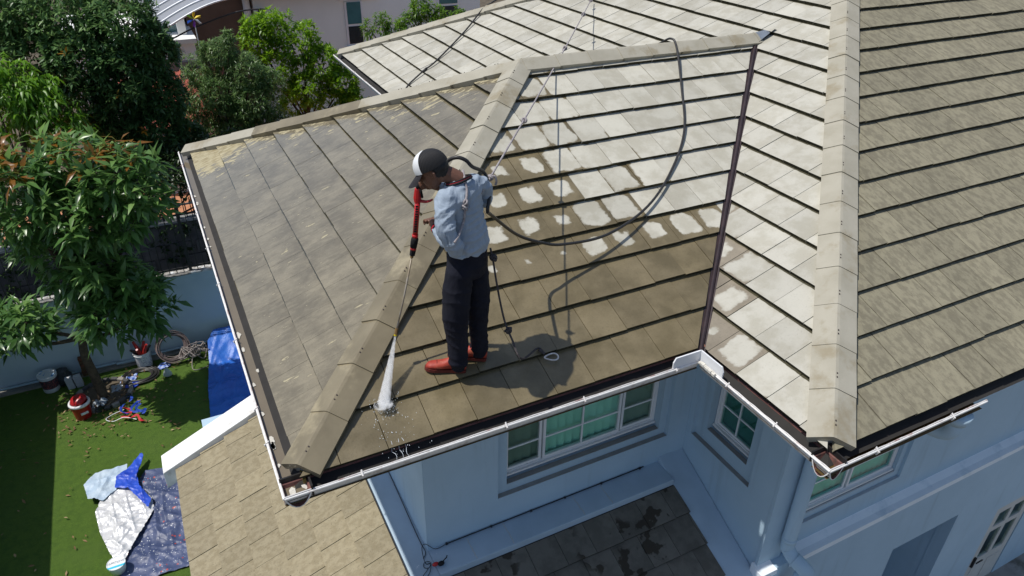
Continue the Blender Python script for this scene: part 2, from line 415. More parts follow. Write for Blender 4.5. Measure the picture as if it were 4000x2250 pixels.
tiles(low_roof, fLS, (0,-T,1), .0, 10, .97, 3.95, lambda a, d: [(0,1,3.09),(-1,0,-.97),(1,0,3.95)], 'tile_ls', lambda a, d: .95, lift=.042)
TILES.sort(key=lambda t: -t['size'])
for t in TILES[:300]:
    me = tile_mesh('tile', [t], [t['mat']])
    put_o = bpy.data.objects.new('tile', me); COL.objects.link(put_o); put(put_o, t['parent'])
rest = TILES[300:]; rm = sorted(set(t['mat'] for t in rest))
me = tile_mesh('roof_tiles', rest, rm)
ro = bpy.data.objects.new('roof_tiles', me); COL.objects.link(ro); put(ro, house); ro['kind'] = 'stuff'

# ---- hip and ridge tiles: angular capping pieces
def capping(p0, p1, n1, n2, length, parent, name, mat, wing=.138, lift=.037, first=0.0):
    p0, p1 = np.array(p0, float), np.array(p1, float); dv = p1-p0; Ln = np.linalg.norm(dv); dv /= Ln
    n1, n2 = (np.array(q, float)/np.linalg.norm(q) for q in (n1, n2)); up = n1+n2; up /= np.linalg.norm(up)
    s1 = np.cross(dv, n1); s1 *= np.sign(s1@(n1-up*(n1@up))); s2 = np.cross(dv, n2); s2 *= np.sign(s2@(n2-up*(n2@up)))
    # mortar bedding that closes the lower end
    bd = MB(); bd.obox(p0+dv*.13-up*.055, dv*.11, (s1-s2)/np.linalg.norm(s1-s2)*wing*.5, up*.045); bd.build('mortar_bedding', M['sill'], parent)
    k = 0; pos = first
    while pos < Ln:
        e1 = min(pos+length+.03, Ln+.03); mt = mat[k] if isinstance(mat, list) and k < len(mat) else (mat[-1] if isinstance(mat, list) else mat)
        sec = []
        for q, lf in ((pos, lift+.006), (e1, lift-.002)):
            c = p0+dv*q; j = random.uniform(-.003, .003)
            cr = c+up*(lf+.030+j)
            w1 = c+s1*wing+n1*(lf+j); w2 = c+s2*wing+n2*(lf+j)
            c1 = cr+(w1-cr)*.14-up*.001; c2 = cr+(w2-cr)*.14-up*.001
            sec.append([w1-n1*.06, w1, c1+up*.001, cr-up*.004, c2+up*.001, w2, w2-n2*.06, w2-n2*.06-s2*.02, cr-up*.05, w1-n1*.06-s1*.02])
        n = len(sec[0]); vs = sec[0]+sec[1]
        fs = [(i, (i+1) % n, n+(i+1) % n, n+i) for i in range(n)]+[tuple(range(n-1, -1, -1)), tuple(range(n, 2*n))]
        b = MB().add(vs, fs)
        # pairs of fixing screws near the lower end
        b.build(name, M[mt], parent)
        if name == 'hip_tile' and parent is not None and pos < 7:
            sb = MB()
            for q in (pos+.10, pos+.135):
                c = p0+dv*q+up*(lift+.034)+s2*.012
                sb.obox(c, dv*.004, s2*.004, up*.004)
            sb.build('screw', M['valley'], parent)
        pos += length; k += 1
nS, nW, nN = (0,-T,1), (-T,0,1), (0,T,1)
wets = ['hip_wet']*7+['hip']*20
capping((.14,.14,T*.14), (L/2,L/2,H), nW, nS, .405, wing_roof, 'hip_tile', wets)
capping((.12,L-.12,T*.12), (L/2,L/2,H), nW, nN, .405, wing_roof, 'hip_tile', ['hip']*3+['hip_wet']*4+['hip']*9)
capping((L/2+.02,L/2,H+.008), (XR-.02,L/2,H+.008), nS, nN, .40, wing_roof, 'ridge_tile', 'hip')
capping((D+.15,-MM+.15,T*.15), (XM,YM,HM), nW, nS, .405, main_roof, 'hip_tile', 'hip', wing=.155)
capping((D+.12,NN-.12,T*.12), (XM,YM,HM), nW, nN, .405, main_roof, 'hip_tile', 'hip', wing=.155)
capping((XM,YM,HM+.01), (14,YM,HM+.01), nS, nN, .40, main_roof, 'ridge_tile', 'hip', wing=.155)

# ---- valley
g = MB()
for s0 in (0, 1):
    A = np.array((D+.05, .05, .023)) if s0 == 0 else np.array((D+.05, L-.05, .023))
    B = np.array((XR, L/2, H+.02))
    dv = (B-A)/np.linalg.norm(B-A); sn = np.array(nS if s0 == 0 else nN, float); w = np.array(nW, float)
    up = np.array((0, 0, 1.))
    side = np.cross(dv, up); side /= np.linalg.norm(side)
    for sg in (-1, 1):
        g.add([A+up*.018, B+up*.018, B+side*sg*.034+up*.030, A+side*sg*.034+up*.030], [(0,1,2,3)])
    vr = MB().tube([A+dv*.05+up*.030, B+up*.034], .017, 6)
    g.v += []; g.add(vr.v, vr.f)
g.v = [(x_, y_, z_-.040) for x_, y_, z_ in g.v]
g.build('valley_flashing', M['valley'], wing_roof)
g = MB(); c = np.array((XR-.10, L/2, H+.035))
g.add([c+(0,-.13,-.05), c+(0,.13,-.05), c+(0,0,.035), c+(.34,-.02,.05), c+(.34,.06,.05), c+(.30,-.10,.10)], [(0,2,3),(2,1,4,3),(0,3,5),(0,1,2)])
g.build('ridge_end_flashing', simple('lead_flashing', (.20,.23,.27), (.16,.18,.21), 12, .5, .5), wing_roof)
# rusty flashing scraps at the foot of the valley
g = MB()
for k in range(7):
    a = random.uniform(-.14, .16); c = np.array((D+.10+max(a, 0)*.55, .10+max(-a, 0)*.3+max(a, 0)*.2, .020))
    if a < 0: c = np.array((D+.06+a*.9, .10, .018))
    r1 = np.array((random.uniform(.025,.05), random.uniform(-.02,.02), random.uniform(-.02,.02))); r2 = np.array((random.uniform(-.02,.02), random.uniform(.02,.035), random.uniform(-.01,.02)))
    g.add([c-r1-r2, c+r1-r2, c+r1+r2, c-r1+r2], [(0,1,2,3)])
g.build('flashing_scrap', M['rust'], wing_roof)

# ---- gutters: open trough, white outside, red-brown inside, along one eave; (a) corner to (b), inward direction
def water_mat(name, c, rough=.06):
    t = NT(name); nz = t.noise(5, 4)
    return t.done(t.bsdf(t.mix(nz, c, tuple(q*.7 for q in c)), rough, .6, 0, t.bump(t.noise(14, 3), .04, .01)))
M['gwater'] = water_mat('gutter_water_tan', (.20,.165,.115)); M['gwater2'] = water_mat('gutter_water_brown', (.10,.062,.02))
M['scum'] = simple('dried_foam', (.62,.60,.54), (.5,.48,.43), 40, .95, .2, .3, .003)
M['gblack'] = simple('wet_black_fascia', (.022,.02,.02), (.014,.013,.013), 20, .5, .4, .2, .003)
M['gtrim'] = simple('chipped_white_gutter_paint', (.78,.77,.75), (.70,.69,.67), 30, .5, .4, .1, .002, grime=(.55,.50,.47), gscale=9)
M['lip'] = simple('gutter_lip_pink', (.70,.68,.66), (.6,.57,.55), 25, .55, .4, .1, .002, grime=(.32,.15,.13), gscale=4)
def gutter(a, b, inn, width=.15, depth=.10, water=None, zw=-.055, joints=()):
    a, b, inn = np.array(a, float), np.array(b, float), np.array(inn, float)
    up = np.array((0, 0, 1.)); dv = (b-a)/np.linalg.norm(b-a)
    tr = MB()
    arc = [(width/2*(1-math.cos(q)), -.008-depth*math.sin(q)**1.7) for q in np.linspace(0, math.pi, 11)]
    prof = [(.008,0.)]+[(.008+q*(width-.012)/width, h) for q, h in arc]+[(width,-.004),(width+.006,-.004)]+[(q*(width+.006)/width, h-.006) for q, h in arc[::-1]]+[(.0,0.)]
    vs = [p+inn*q+up*h for p in (a, b) for q, h in prof]; n = len(prof)
    tr.add(vs, [(i, (i+1) % n, n+(i+1) % n, n+i) for i in range(n)]+[tuple(range(n)), tuple(range(n, 2*n))])
    tr.mi = [0 if i < 14 else 1 for i in range(n)]+[1, 1]
    o = tr.build('gutter', [M['gutter'], M['gtrim']], house)
    f = MB(); c = (a+b)/2
    f.tube([a+inn*(-.002)+up*(-.006), b+inn*(-.002)+up*(-.006)], .0075, 8); f.build('gutter_face', M['gtrim'], o)
    f = MB(); NP = 24
    pts = [a+(b-a)*k/NP+inn*.004+up*(.004+.0025*math.sin(k*2.1)) for k in range(NP+1)]
    f.tube(pts, .0045, 6); f.build('gutter_lip', M['lip'], o)
    f = MB(); f.obox((a+b)/2+inn*(width+.012)+up*(-.01), dv*np.linalg.norm(b-a)/2, inn*.006, up*.045); f.build('fascia', M['gblack'], o)
    if water:
        wx = width*.05; f = MB(); f.add([a+inn*wx+up*zw, b+inn*wx+up*zw, b+inn*(width-wx)+up*zw, a+inn*(width-wx)+up*zw], [(0,1,2,3)])
        tag(f.build('standing_water', M[water], o), kind='stuff')
    for q in joints:
        f = MB(); c = a+dv*q
        f.tube([c+inn*(-.002)+up*(-.04), c+inn*(-.018)+up*(-.005), c+inn*.010+up*.016, c+inn*.016+up*(-.02)], .0065, 6)
        f.build('gutter_clip', M['lip'], o)
    return o
gw = gutter((0, 0, 0), (0, L, 0), (1, 0, 0), .165, .10, 'gwater', -.035, [.55,.95,1.9,2.9,3.7,4.6,5.4,6.2])
gs = gutter((.0, 0, 0), (D-.0, 0, 0), (0, 1, 0), .13, .10, 'gwater2', -.075, [.5,1.55,2.2,3.05])
gm = gutter((D, -MM, 0), (D, -.0, 0), (1, 0, 0), .13, .10, 'gwater2', -.05, [.5,1.0])
gn = gutter((D, L+.0, 0), (D, NN, 0), (1, 0, 0), .15, .10, None, 0, [1, 2, 3, 4])
gt = gutter((D, -MM, 0), (4.93, -MM, 0), (0, 1, 0), .15, .10, 'gwater2', -.085, [.45, 1.25])
# dried foam flakes along the edges of the west gutter
def flake(c, r, z, par):
    n = 9; ph = random.random()*6
    pts = [(c[0]+r*(.6+.5*random.random())*math.cos(2*math.pi*k/n+ph)*.55, c[1]+r*(.7+.6*random.random())*math.sin(2*math.pi*k/n+ph), z) for k in range(n)]
    b = MB(); b.add(pts+[(p[0], p[1], z+.004) for p in pts], [tuple(range(n, 2*n))]+[(i, (i+1) % n, n+(i+1) % n, n+i) for i in range(n)])
    b.build('foam_flake', M['scum'], par)
for k in range(34):
    y = random.uniform(.25, 5.6) if k > 14 else random.uniform(.1, 2.2)
    side = random.random() < .5
    flake((.028+random.random()*.012 if side else .135+random.random()*.02, y), random.uniform(.012, .045), -.033, gw)
flake((.06,.06), .05, -.033, gw); flake((.15,.10), .05, -.033, gw); flake((.09, 1.45), .03, -.033, gw)
# olive algae line along the tile edge of the west gutter
g = MB(); g.obox((.150, L/2, -.012), (.010,0,0), (0,L/2-.1,0), (0,0,.024)); g.build('algae_edge', simple('olive_algae', (.19,.145,.03), (.12,.09,.02), 9, .6, .4, .3, .004), gw)
# white splash guard at the inside corner
g = MB(); zt = .10
def guard(b, p, q):
    p, q = np.array(p), np.array(q); d = (q-p)/np.linalg.norm(q-p); nn_ = np.array((-d[1], d[0], 0))*.006
    pr = [(0,-.02),(1,-.02),(1,.06),(.92,.10),(0,.10)]
    vs = [p+(q-p)*u+np.array((0,0,h))+sg*nn_ for sg in (-1, 1) for u, h in pr]; n = len(pr)
    b.add(vs, [tuple(range(n)), tuple(range(2*n-1, n-1, -1))]+[(i, n+i, n+(i+1) % n, (i+1) % n) for i in range(n)])
guard(g, (D+.01,.01,0), (D-.26,.01,0)); guard(g, (D+.012,.012,0), (D+.012,-.26,0))
g.build('splash_guard', M['white_clean'], gs)
g = MB()
for k in range(10):
    c = np.array((D-.015-random.random()*.01, -.03-k*.018, .006+random.random()*.01)); s = random.uniform(.007, .013)
    g.obox(c, (s,0,.002), (0,s*1.3,0), (0,.002,s*.8))
g.build('mortar_crumbs', M['scum'], gs)
# downpipe outlet under the end of the south gutter
g = MB(); c = np.array((4.76, -1.27, -.11))
g.tube([c, c+(0,0,-.09)], [.10,.075], 16); g.tube(smooth_path([c+(0,0,-.09), c+(0,.0,-.17), c+(0,.06,-.24), c+(-.02,.22,-.27), c+(-.06,.55,-.30), c+(-.1,.85,-.32)], 5), .062, 14)
g.build('gutter_outlet', M['wall'], gt, smooth=True)

# ---- soffits
g = MB()
for (x0,y0,x1,y1) in ((.17,.14,1.23,L-.14),(1.23,.14,D+.2,1.02),(D+.14,-MM+.16,4.31,1.0),(4.31,-MM+.16,14,-.26),(D+.16,L-1.2,4.31,NN-.2),(1.23,L-1.1,D+.3,L-.14)):
    g.box((x0,y0,-.10), (x1,y1,-.085))
g.build('soffit', M['white_clean'], house)

# ---- walls with stepped window openings
def holed(b, ax, p0, p1, u0, u1, z0, z1, holes):
    """slab between planes p0..p1 on axis ax ('x' or 'y'), spanning u, z, with rectangular holes"""
    us = sorted({u0, u1, *[h[0] for h in holes], *[h[1] for h in holes]}); zs = sorted({z0, z1, *[h[2] for h in holes], *[h[3] for h in holes]})
    us = [u for u in us if u0 <= u <= u1]; zs = [q for q in zs if z0 <= q <= z1]
    for i in range(len(us)-1):
        # merge vertical runs
        run = None
        for k in range(len(zs)):
            solid = k < len(zs)-1 and not any(h[0] <= (us[i]+us[i+1])/2 <= h[1] and h[2] <= (zs[k]+zs[k+1])/2 <= h[3] for h in holes)
            if solid and run is None: run = zs[k]
            if not solid and run is not None:
                if ax == 'y': b.box((us[i], p0, run), (us[i+1], p1, zs[k]))
                else: b.box((p0, us[i], run), (p1, us[i+1], zs[k]))
                run = None
g = MB(); holed(g, 'y', 1.0, 1.055, 1.235, 4.29, -2.3, -.10, [(1.98,4.03,-1.93,-.25)])
holed(g, 'y', 1.055, 1.20, 1.24, 4.285, -2.3, -.10, [(2.10,3.94,-1.84,-.33)]); g.build('wall', M['wall'], house)
g = MB(); g.box((1.23,1.004,-2.302), (1.2345,L-1.0,-.101)); g.build('wall', M['wall'], house)
g = MB(); holed(g, 'x', 4.29, 4.345, -.276, .999, -2.3, -.10, [(.03,.92,-1.93,-.25)])
holed(g, 'x', 4.345, 4.55, -.17, .998, -2.3, -.10, [(.16,.76,-1.76,-.33)]); g.build('wall', M['wall'], house)
g = MB(); g.box((4.29,L-1.0,ZG), (4.5,NN-1.0,-.10)); g.box((1.34,L-1.1,-2.3),(4.29,L-1.0,-.10)); g.build('wall', M['wall'], house)
g = MB(); holed(g, 'y', -.28, -.245, 4.34, 14, -2.74, -.10, [(4.70,6.34,-2.42,-.35)])
holed(g, 'y', -.245, 0.02, 4.36, 14, -2.74, -.10, [(4.78,6.26,-2.335,-.42)])
g.box((4.284,-.315,-2.742), (4.60,-.281,-.101)); g.build('wall', M['wall'], house)
# lower storey of the main block with its shelf, a recess and the garden side
g = MB(); holed(g, 'y', -.41, -.25, 4.30, 14, ZG, -2.745, [(6.58,7.80,ZG,-3.62),(8.85,9.75,ZG,-4.05)])
g.box((6.5,.55,ZG), (7.9,.6,-3.5)); g.box((6.5,-.25,ZG), (6.57,.55,-3.5)); g.box((7.81,-.25,ZG), (7.9,.55,-3.5)); g.box((6.5,-.25,-3.61),(7.9,.6,-3.5))
g.box((8.8,-.2,ZG),(9.8,-.15,-3.9)); g.build('wall', M['wall'], house)
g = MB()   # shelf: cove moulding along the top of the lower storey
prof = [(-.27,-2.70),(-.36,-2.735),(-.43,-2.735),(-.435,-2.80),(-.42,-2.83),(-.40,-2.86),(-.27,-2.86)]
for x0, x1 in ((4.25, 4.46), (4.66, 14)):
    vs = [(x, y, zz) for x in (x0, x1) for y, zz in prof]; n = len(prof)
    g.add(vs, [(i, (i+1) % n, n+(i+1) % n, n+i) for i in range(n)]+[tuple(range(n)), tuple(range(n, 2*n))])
g.build('cornice', simple('cornice_sky_lit_tone', (.80,.84,.87), (.74,.79,.83), 2.5, .8, .3, .2, .003, grime=(.62,.69,.74), gscale=3), house)  # paler than the walls: sky light on the shelf is put into its colour
g = MB(); g.box((-.55,-2.3,ZG), (3.9,5.6,-3.6)); g.box((1.0,.75,-3.6), (4.2,5.6,-2.9)); g.build('wall', M['wall'], house)
g = MB(); g.box((XE-.02,-2.4,ZE-.14),(XE+.03,4.15,ZE-.03)); g.build('fascia', M['white'], house)
g = MB(); g.box((4.292,-.274,ZG),(4.5,.99,-2.301)); g.build('wall', M['wall'], house)

# ledge (flashing upstand) round the foot of the upper walls
def ledge_mat():
    t = NT('chipped_ledge_paint'); o = t.obj()
    base = t.mix(t.step(t.noise(2, 5), .35, .7), (.42,.53,.63), (.36,.46,.55))
    ch = t.step(t.noise(7, 6, .7, t.map(o, (1,1,3))), .665, .69); base = t.mix(ch, base, (.78,.80,.80))
    return t.done(t.bsdf(base, .8, .3, 0, t.bump(t.noise(30, 4), .2, .003)))
M['ledge'] = ledge_mat()
g = MB()
g.box((.955,.70,-2.46), (1.235,4.16,-2.28)); g.box((1.236,.70,-2.46), (3.95,1.01,-2.281))
g.build('ledge', M['ledge'], house, bevel=.008)
rk = lambda y: -2.59+T*(y-.18)
g = MB(); vs = [(x, y, rk(y)+dz-(.0 if x < 4 else .015)) for dz in (-.22, 0) for y in (1.012, -.95) for x in (3.949, 4.287)]
g.add(vs, [(0,1,3,2),(4,6,7,5),(0,4,5,1),(2,3,7,6),(0,2,6,4),(1,5,7,3)]); g.build('raking_ledge', M['ledge'], house, bevel=.008)
# pale cracks across the ledge
for (x, y0, y1) in ((1.62,.71,.97),(2.02,.71,.98),(2.83,.71,.985),(3.17,.71,.98)):
    g = MB(); p = [(x+random.uniform(-.006,.006)+.03*(y-y0), y, -2.2785) for y in np.linspace(y0, y1, 12)]
    for i in range(11): g.add([(p[i][0]-.003,p[i][1],p[i][2]),(p[i][0]+.003,p[i][1],p[i][2]),(p[i+1][0]+.003,p[i+1][1],p[i+1][2]),(p[i+1][0]-.003,p[i+1][1],p[i+1][2])], [(0,1,2,3)])
    g.build('crack_filler', M['scum'], house)

# parapet beam beside the lower west roof
g = MB(); dz = T*1.35
vs = []
for x in (XE-.16, .75):
    zz = ZE+T*(x-XE)
    vs += [(x,4.13,zz-.16),(x,4.47,zz-.16),(x,4.47,zz+.10),(x,4.13,zz+.10)]
g.add(vs, [(0,1,2,3),(7,6,5,4),(0,4,5,1),(1,5,6,2),(2,6,7,3),(3,7,4,0)]); 
g.build('parapet', M['white'], house, bevel=.01)

# ---- windows
def glass_mat(name, tint, refl=.10):
    t = NT(name)
    tr = t.n('ShaderNodeBsdfTransparent'); tr.inputs[0].default_value = (*tint, 1)
    gl = t.n('ShaderNodeBsdfGlossy'); gl.inputs['Roughness'].default_value = .03
    fr = t.n('ShaderNodeLayerWeight'); fr.inputs['Blend'].default_value = .25
    mx = t.n('ShaderNodeMixShader'); t.l(t.math('MULTIPLY_ADD', t.math('POWER', fr.outputs['Facing'], 3.0), .35, refl*.4), mx.inputs[0]); t.l(tr.outputs[0], mx.inputs[1]); t.l(gl.outputs[0], mx.inputs[2])
    return t.done(mx.outputs[0])
M['glass_green'] = glass_mat('green_glass', (.86,.97,.93)); M['glass_dark'] = glass_mat('dark_screened_glass', (.78,.84,.80))
M['glass_teal'] = glass_mat('teal_glass', (.72,.93,.88), .2)
def blind_mat(name, c):
    t = NT(name); return t.done(t.bsdf(t.mix(t.noise(3, 3), c, tuple(q*.8 for q in c)), .7, .3))
M['blind'] = blind_mat('vertical_blind_green', (.55,.82,.71)); M['blind_dark'] = blind_mat('vertical_blind_grey', (.46,.56,.50)); M['room'] = blind_mat('dim_room', (.10,.24,.20))
def window(ax, plane, u0, u1, z0, z1, cols, glass, blind, parent, depth=1, trans=None, fw=.035):
    """cols: list of sash boundaries with pane columns; ax 'y': pane faces -y, ax 'x': faces -x"""
    def bx(b, ua, ub, pa, pb, za, zb):
        if ax == 'y': b.box((ua, plane+pa, za), (ub, plane+pb, zb))
        else: b.box((plane+pa, ua, za), (plane+pb, ub, zb))
    fr = MB()
    for (ua, ub, za, zb) in ((u0,u0+fw,z0,z1),(u1-fw,u1,z0,z1),(u0+fw,u1-fw,z0,z0+fw),(u0+fw,u1-fw,z1-fw,z1)): bx(fr, ua, ub, 0, .06, za, zb)
    bx(fr, u0+.002, u1-.002, -.028, -.001, z0, z0+.022)
    w = fr.build('window', M['white_clean'], parent)
    for ci, (a, b_, nc, gm_, bm_) in enumerate(cols):
        s = MB(); sw = .028; inset = .004 if ci % 2 else .012
        for (ua, ub, za, zb) in ((a,a+sw,z0+fw,z1-fw),(b_-sw,b_,z0+fw,z1-fw),(a+sw,b_-sw,z0+fw,z0+fw+sw),(a+sw,b_-sw,z1-fw-sw,z1-fw)): bx(s, ua, ub, inset, inset+.035, za, zb)
        wcol = (b_-a-2*sw)/nc
        for k in range(1, nc): bx(s, a+sw+wcol*k-.009, a+sw+wcol*k+.009, inset+.006, inset+.028, z0+fw+sw, z1-fw-sw)
        zt = [z0+fw+sw]+([trans] if trans else [])+[z1-fw-sw]
        if trans: bx(s, a+sw, b_-sw, inset+.007, inset+.027, trans-.009, trans+.009)
        s.build('sash', M['white_clean'], w)
        for k in range(nc):
            for q in range(len(zt)-1):
                p = MB(); bx(p, a+sw+wcol*k+.001, a+sw+wcol*(k+1)-.001, inset+.014, inset+.018, zt[q], zt[q+1]); p.build('pane', M[gm_], w)
        bl = MB(); n = max(3, int((b_-a)/.085)); dw = (b_-a)/n
        for k in range(n):
            ca = a+dw*(k+.5); tilt = .022
            pts = [(ca-dw*.55, .085+tilt), (ca+dw*.55, .085-tilt)]
            v4 = []
            for zz in (z0+.01, z1):
                for (uu, pp) in pts: v4.append((uu, plane+pp, zz) if ax == 'y' else (plane+pp, uu, zz))
            bl.add(v4, [(0,1,3,2)])
        bl.build('blind', M[bm_], w)
    bk = MB(); bx(bk, u0-.02, u1+.02, .145, .15, z0-.02, z1+.02); bk.build('window_back', M['room'], w)
    return w
window('y', 1.145, 2.115, 3.935, -1.80, -.36, [(2.135,2.535,1,'glass_dark','blind_dark'),(2.55,3.475,2,'glass_green','blind'),(3.495,3.915,1,'glass_dark','blind_dark')], None, None, house, trans=-1.495)
window('x', 4.43, .17, .75, -1.72, -.36, [(.20,.72,2,'glass_teal','room')], None, None, house, trans=-1.42)
window('y', -.205, 4.785, 6.255, -2.315, -.45, [(4.81,5.505,1,'glass_teal','blind'),(5.535,6.23,1,'glass_teal','blind')], None, None, house, trans=-2.0)
# dusty flats of the sills
g = MB(); g.box((1.99,1.002,-1.93),(4.02,1.054,-1.926)); g.box((2.105,1.057,-1.84),(3.935,1.115,-1.834)); g.box((2.11,1.15,-1.84),(3.93,1.2,-1.80)); g.build('window_sill', M['sill'], house)
g = MB(); g.box((4.292,.04,-1.93),(4.344,.91,-1.926)); g.box((4.347,.165,-1.76),(4.40,.755,-1.755)); g.box((4.431,.165,-1.76),(4.5,.755,-1.72)); g.build('window_sill', M['sill'], house)
g = MB(); g.box((4.71,-.278,-2.42),(6.33,-.247,-2.415)); g.box((4.785,-.243,-2.335),(6.255,-.236,-2.318)); g.build('window_sill', simple('grey_blue_sill', (.40,.44,.48), (.35,.39,.43), 8, .9, .2, .2, .003), house)
# peeled paint patch by the wing corner
# ---- downpipe on the main corner
g = MB(); p = smooth_path([(4.535,-.43,-.35),(4.54,-.40,-.9),(4.545,-.395,-1.6),(4.55,-.395,-2.38),(4.555,-.42,-2.50),(4.56,-.52,-2.56)], 5)
g.tube(p, .07, 16); g.tube(smooth_path([(4.56,-.50,-2.55),(4.60,-.60,-2.60),(4.66,-.62,-2.70),(4.62,-.58,-2.80)], 5), .077, 16)
g.tube(smooth_path([(4.64,-.60,-2.76),(4.58,-.57,-2.88),(4.48,-.54,-2.96),(4.30,-.52,-2.99)], 5), .07, 16); g.build('downpipe', M['wall'], house, smooth=True)
g = MB()
for zz in (-2.33,): g.tube([(4.55,-.395,zz),(4.55,-.395,zz-.05)], .075, 16)
g.build('pipe_collar', M['wall'], house, smooth=True)
# ---- panelled door in the lower storey
M['door'] = simple('cream_door_paint', (.58,.58,.55), (.52,.52,.49), 4, .6, .4, .05, .002)
g = MB(); dx0, dx1, dt = 8.87, 9.73, -4.06
holed(g, 'y', -.40, -.36, dx0, dx1, ZG, dt, [(dx0+.12,dx0+.39,dt-.42,dt-.14),(dx1-.39,dx1-.12,dt-.42,dt-.14),(dx0+.12,dx0+.39,dt-1.10,dt-.52),(dx1-.39,dx1-.12,dt-1.10,dt-.52)])
door = g.build('door', M['door'], house)
for a in (dx0+.12, dx1-.39):
    for (za, zb) in ((dt-.42, dt-.14), (dt-1.10, dt-.52)):
        b = MB(); b.box((a,-.385,za),(a+.27,-.375,zb)); b.build('pane', M['glass_dark'], door)
    b = MB(); b.box((a,-.408,ZG+.15),(a+.27,-.401,dt-1.25)); b.build('panel', M['door'], door)
g = MB(); g.box((dx0+.04,-.43,dt-1.22),(dx0+.075,-.401,dt-1.02)); g.tube([(dx0+.06,-.45,dt-1.1),(dx0+.2,-.45,dt-1.1)], .011, 8); g.build('handle', M['gblack'], door)

# ================================================================== BOUNDARY WALLS, FENCES, NEIGHBOURS
M['iron'] = simple('black_iron', (.018,.018,.02), (.03,.028,.028), 20, .5, .5, 0)
def bwall_mat():
    t = NT('boundary_wall_paint'); o = t.obj(); z = t.sep(o)[2]
    base = t.mix(t.step(t.noise(1.2, 5), .35, .7), (.58,.67,.74), (.50,.60,.68))
    # moss and splash marks with their own ragged edge at the foot of the wall
    g_ = t.math('ADD', z, t.math('MULTIPLY', t.noise(4, 6, .7), .55)); damp = t.step(g_, ZG+.36, ZG+.20)
    base = t.mix(damp, base, (.10,.105,.075))
    return t.done(t.bsdf(base, .85, .25, 0, t.bump(t.noise(18, 5), .2, .004)))
M['bwall'] = bwall_mat()
M['coping'] = simple('flaking_coping', (.42,.40,.37), (.25,.235,.215), 14, .95, .2, .5, .01, grime=(.72,.74,.76), gscale=6)
YB = 11.10; ZT = ZG+1.80
w = empty('boundary_wall', (-2, YB, ZG)); tag(w, 'pale blue garden wall topped by black iron railings, behind the small mango tree', 'wall')
b = MB(); b.box((-4.15, YB, ZG-.1), (7, YB+.14, ZT-.10)); b.build('wall_panel', M['bwall'], w)
b = MB(); b.box((-9, YB-.035, ZT-.22), (7, YB+.16, ZT-.012)); b.build('wall_band', M['bwall'], w)
b = MB(); xs = np.linspace(-9, 7, 120)
for i in range(119): b.box((xs[i], YB-.05, ZT-.012), (xs[i+1], YB+.17, ZT+.015+.014*random.random()))
b.build('coping', M['coping'], w)
for x in (-6.2, -1.95, 2.2): 
    b = MB(); b.box((x, YB-.07, ZG), (x+.26, YB+.001, ZT-.23)); b.build('pier', M['bwall'], w)
fh_ = 1.48
for k, x in enumerate(np.arange(-6, 3.4, .135)):
    b = MB(); b.box((x-.008, YB+.05, ZT+.02), (x+.008, YB+.066, ZT+fh_+.14)); b.build('railing_bar', M['iron'], w)
for zz in (.10, fh_): 
    b = MB(); b.box((-6.2, YB+.045, ZT+zz), (3.5, YB+.071, ZT+zz+.03)); b.build('rail', M['iron'] if zz < 1 else simple('worn_rail', (.12,.12,.13), (.08,.08,.085), 20, .45, .5, 0), w)
for x in np.arange(-5.9, 3.4, 1.9):
    b = MB(); b.box((x-.03, YB+.03, ZT+.02), (x+.03, YB+.09, ZT+fh_+.18)); b.build('railing_post', M['iron'], w)
w = empty('garden_side_wall', (-4.25, 6, ZG)); tag(w, 'garden side wall casting the straight shadow on the lawn edge', 'wall')
b = MB(); b.box((-4.34, -3, ZG-.1), (-4.18, YB-.06, ZG+2.28)); b.build('wall_panel', M['bwall'], w)
b = MB(); b.box((-4.37, -3, ZG+2.28), (-4.15, YB-.06, ZG+2.33)); b.build('coping', M['coping'], w)
# pipe along the foot of the wall
b = MB(); b.tube([(-4.1,11.03,ZG+.10),(-2.02,11.03,ZG+.10),(-2.02,10.98,ZG+.10),(-1.62,10.98,ZG+.10),(-1.62,11.03,ZG+.10),(6,11.03,ZG+.10)], .022, 8)
tag(b.build('wall_pipe', M['wall']), 'thin grey pipe running along the foot of the garden wall', 'pipe')
# neighbour's wall of dark stone, with fence
def stone_mat():
    t = NT('dark_stone'); o = t.obj()
    v = t.vor(3.2, t.map(o, (1, 1, 1.6))); c = t.mix(t.step(t.noise(2.5, 5), .3, .7), (.060,.060,.066), (.11,.108,.11))
    c = t.mix(t.step(t.noise(3.2, 5, .7), .54, .62), c, (.022,.035,.014))
    return t.done(t.bsdf(c, .9, .25, 0, t.bump(t.noise(9, 5), .6, .02)))
M['stone'] = stone_mat()
Y2 = 13.0; Z2 = -3.75
w = empty('neighbour_wall', (-1, Y2, ZG)); tag(w, "neighbour's dark mossy stone wall with overgrown iron fence beyond the railings", 'wall')
b = MB(); b.box((-9, Y2, ZG-.1), (9, Y2+.18, Z2)); b.build('wall_panel', M['stone'], w)
b = MB(); b.box((-9, Y2-.05, Z2), (9, Y2+.22, Z2+.05)); b.build('coping', simple('pale_worn_coping', (.33,.34,.35), (.2,.2,.2), 5, .9, .2, .4, .01, grime=(.04,.05,.03), gscale=2), w)
for row, zz in enumerate((-4.55, -4.9, -5.3)):
    for k in range(22):
        b = MB(); x = -6+k*.55+(row % 2)*.27
        b.box((x, Y2-.035, zz), (x+.44, Y2+.01, zz+.30)); b.build('stone_block', M['stone'], w)
for k, x in enumerate(np.arange(-4, 4, .16)):
    b = MB(); b.box((x-.012, Y2+.07, Z2+.05), (x+.012, Y2+.094, Z2+1.35)); b.build('railing_bar', M['iron'], w)
for zz in (.12, 1.2):
    b = MB(); b.box((-4, Y2+.065, Z2+zz), (4, Y2+.10, Z2+zz+.035)); b.build('rail', M['iron'], w)
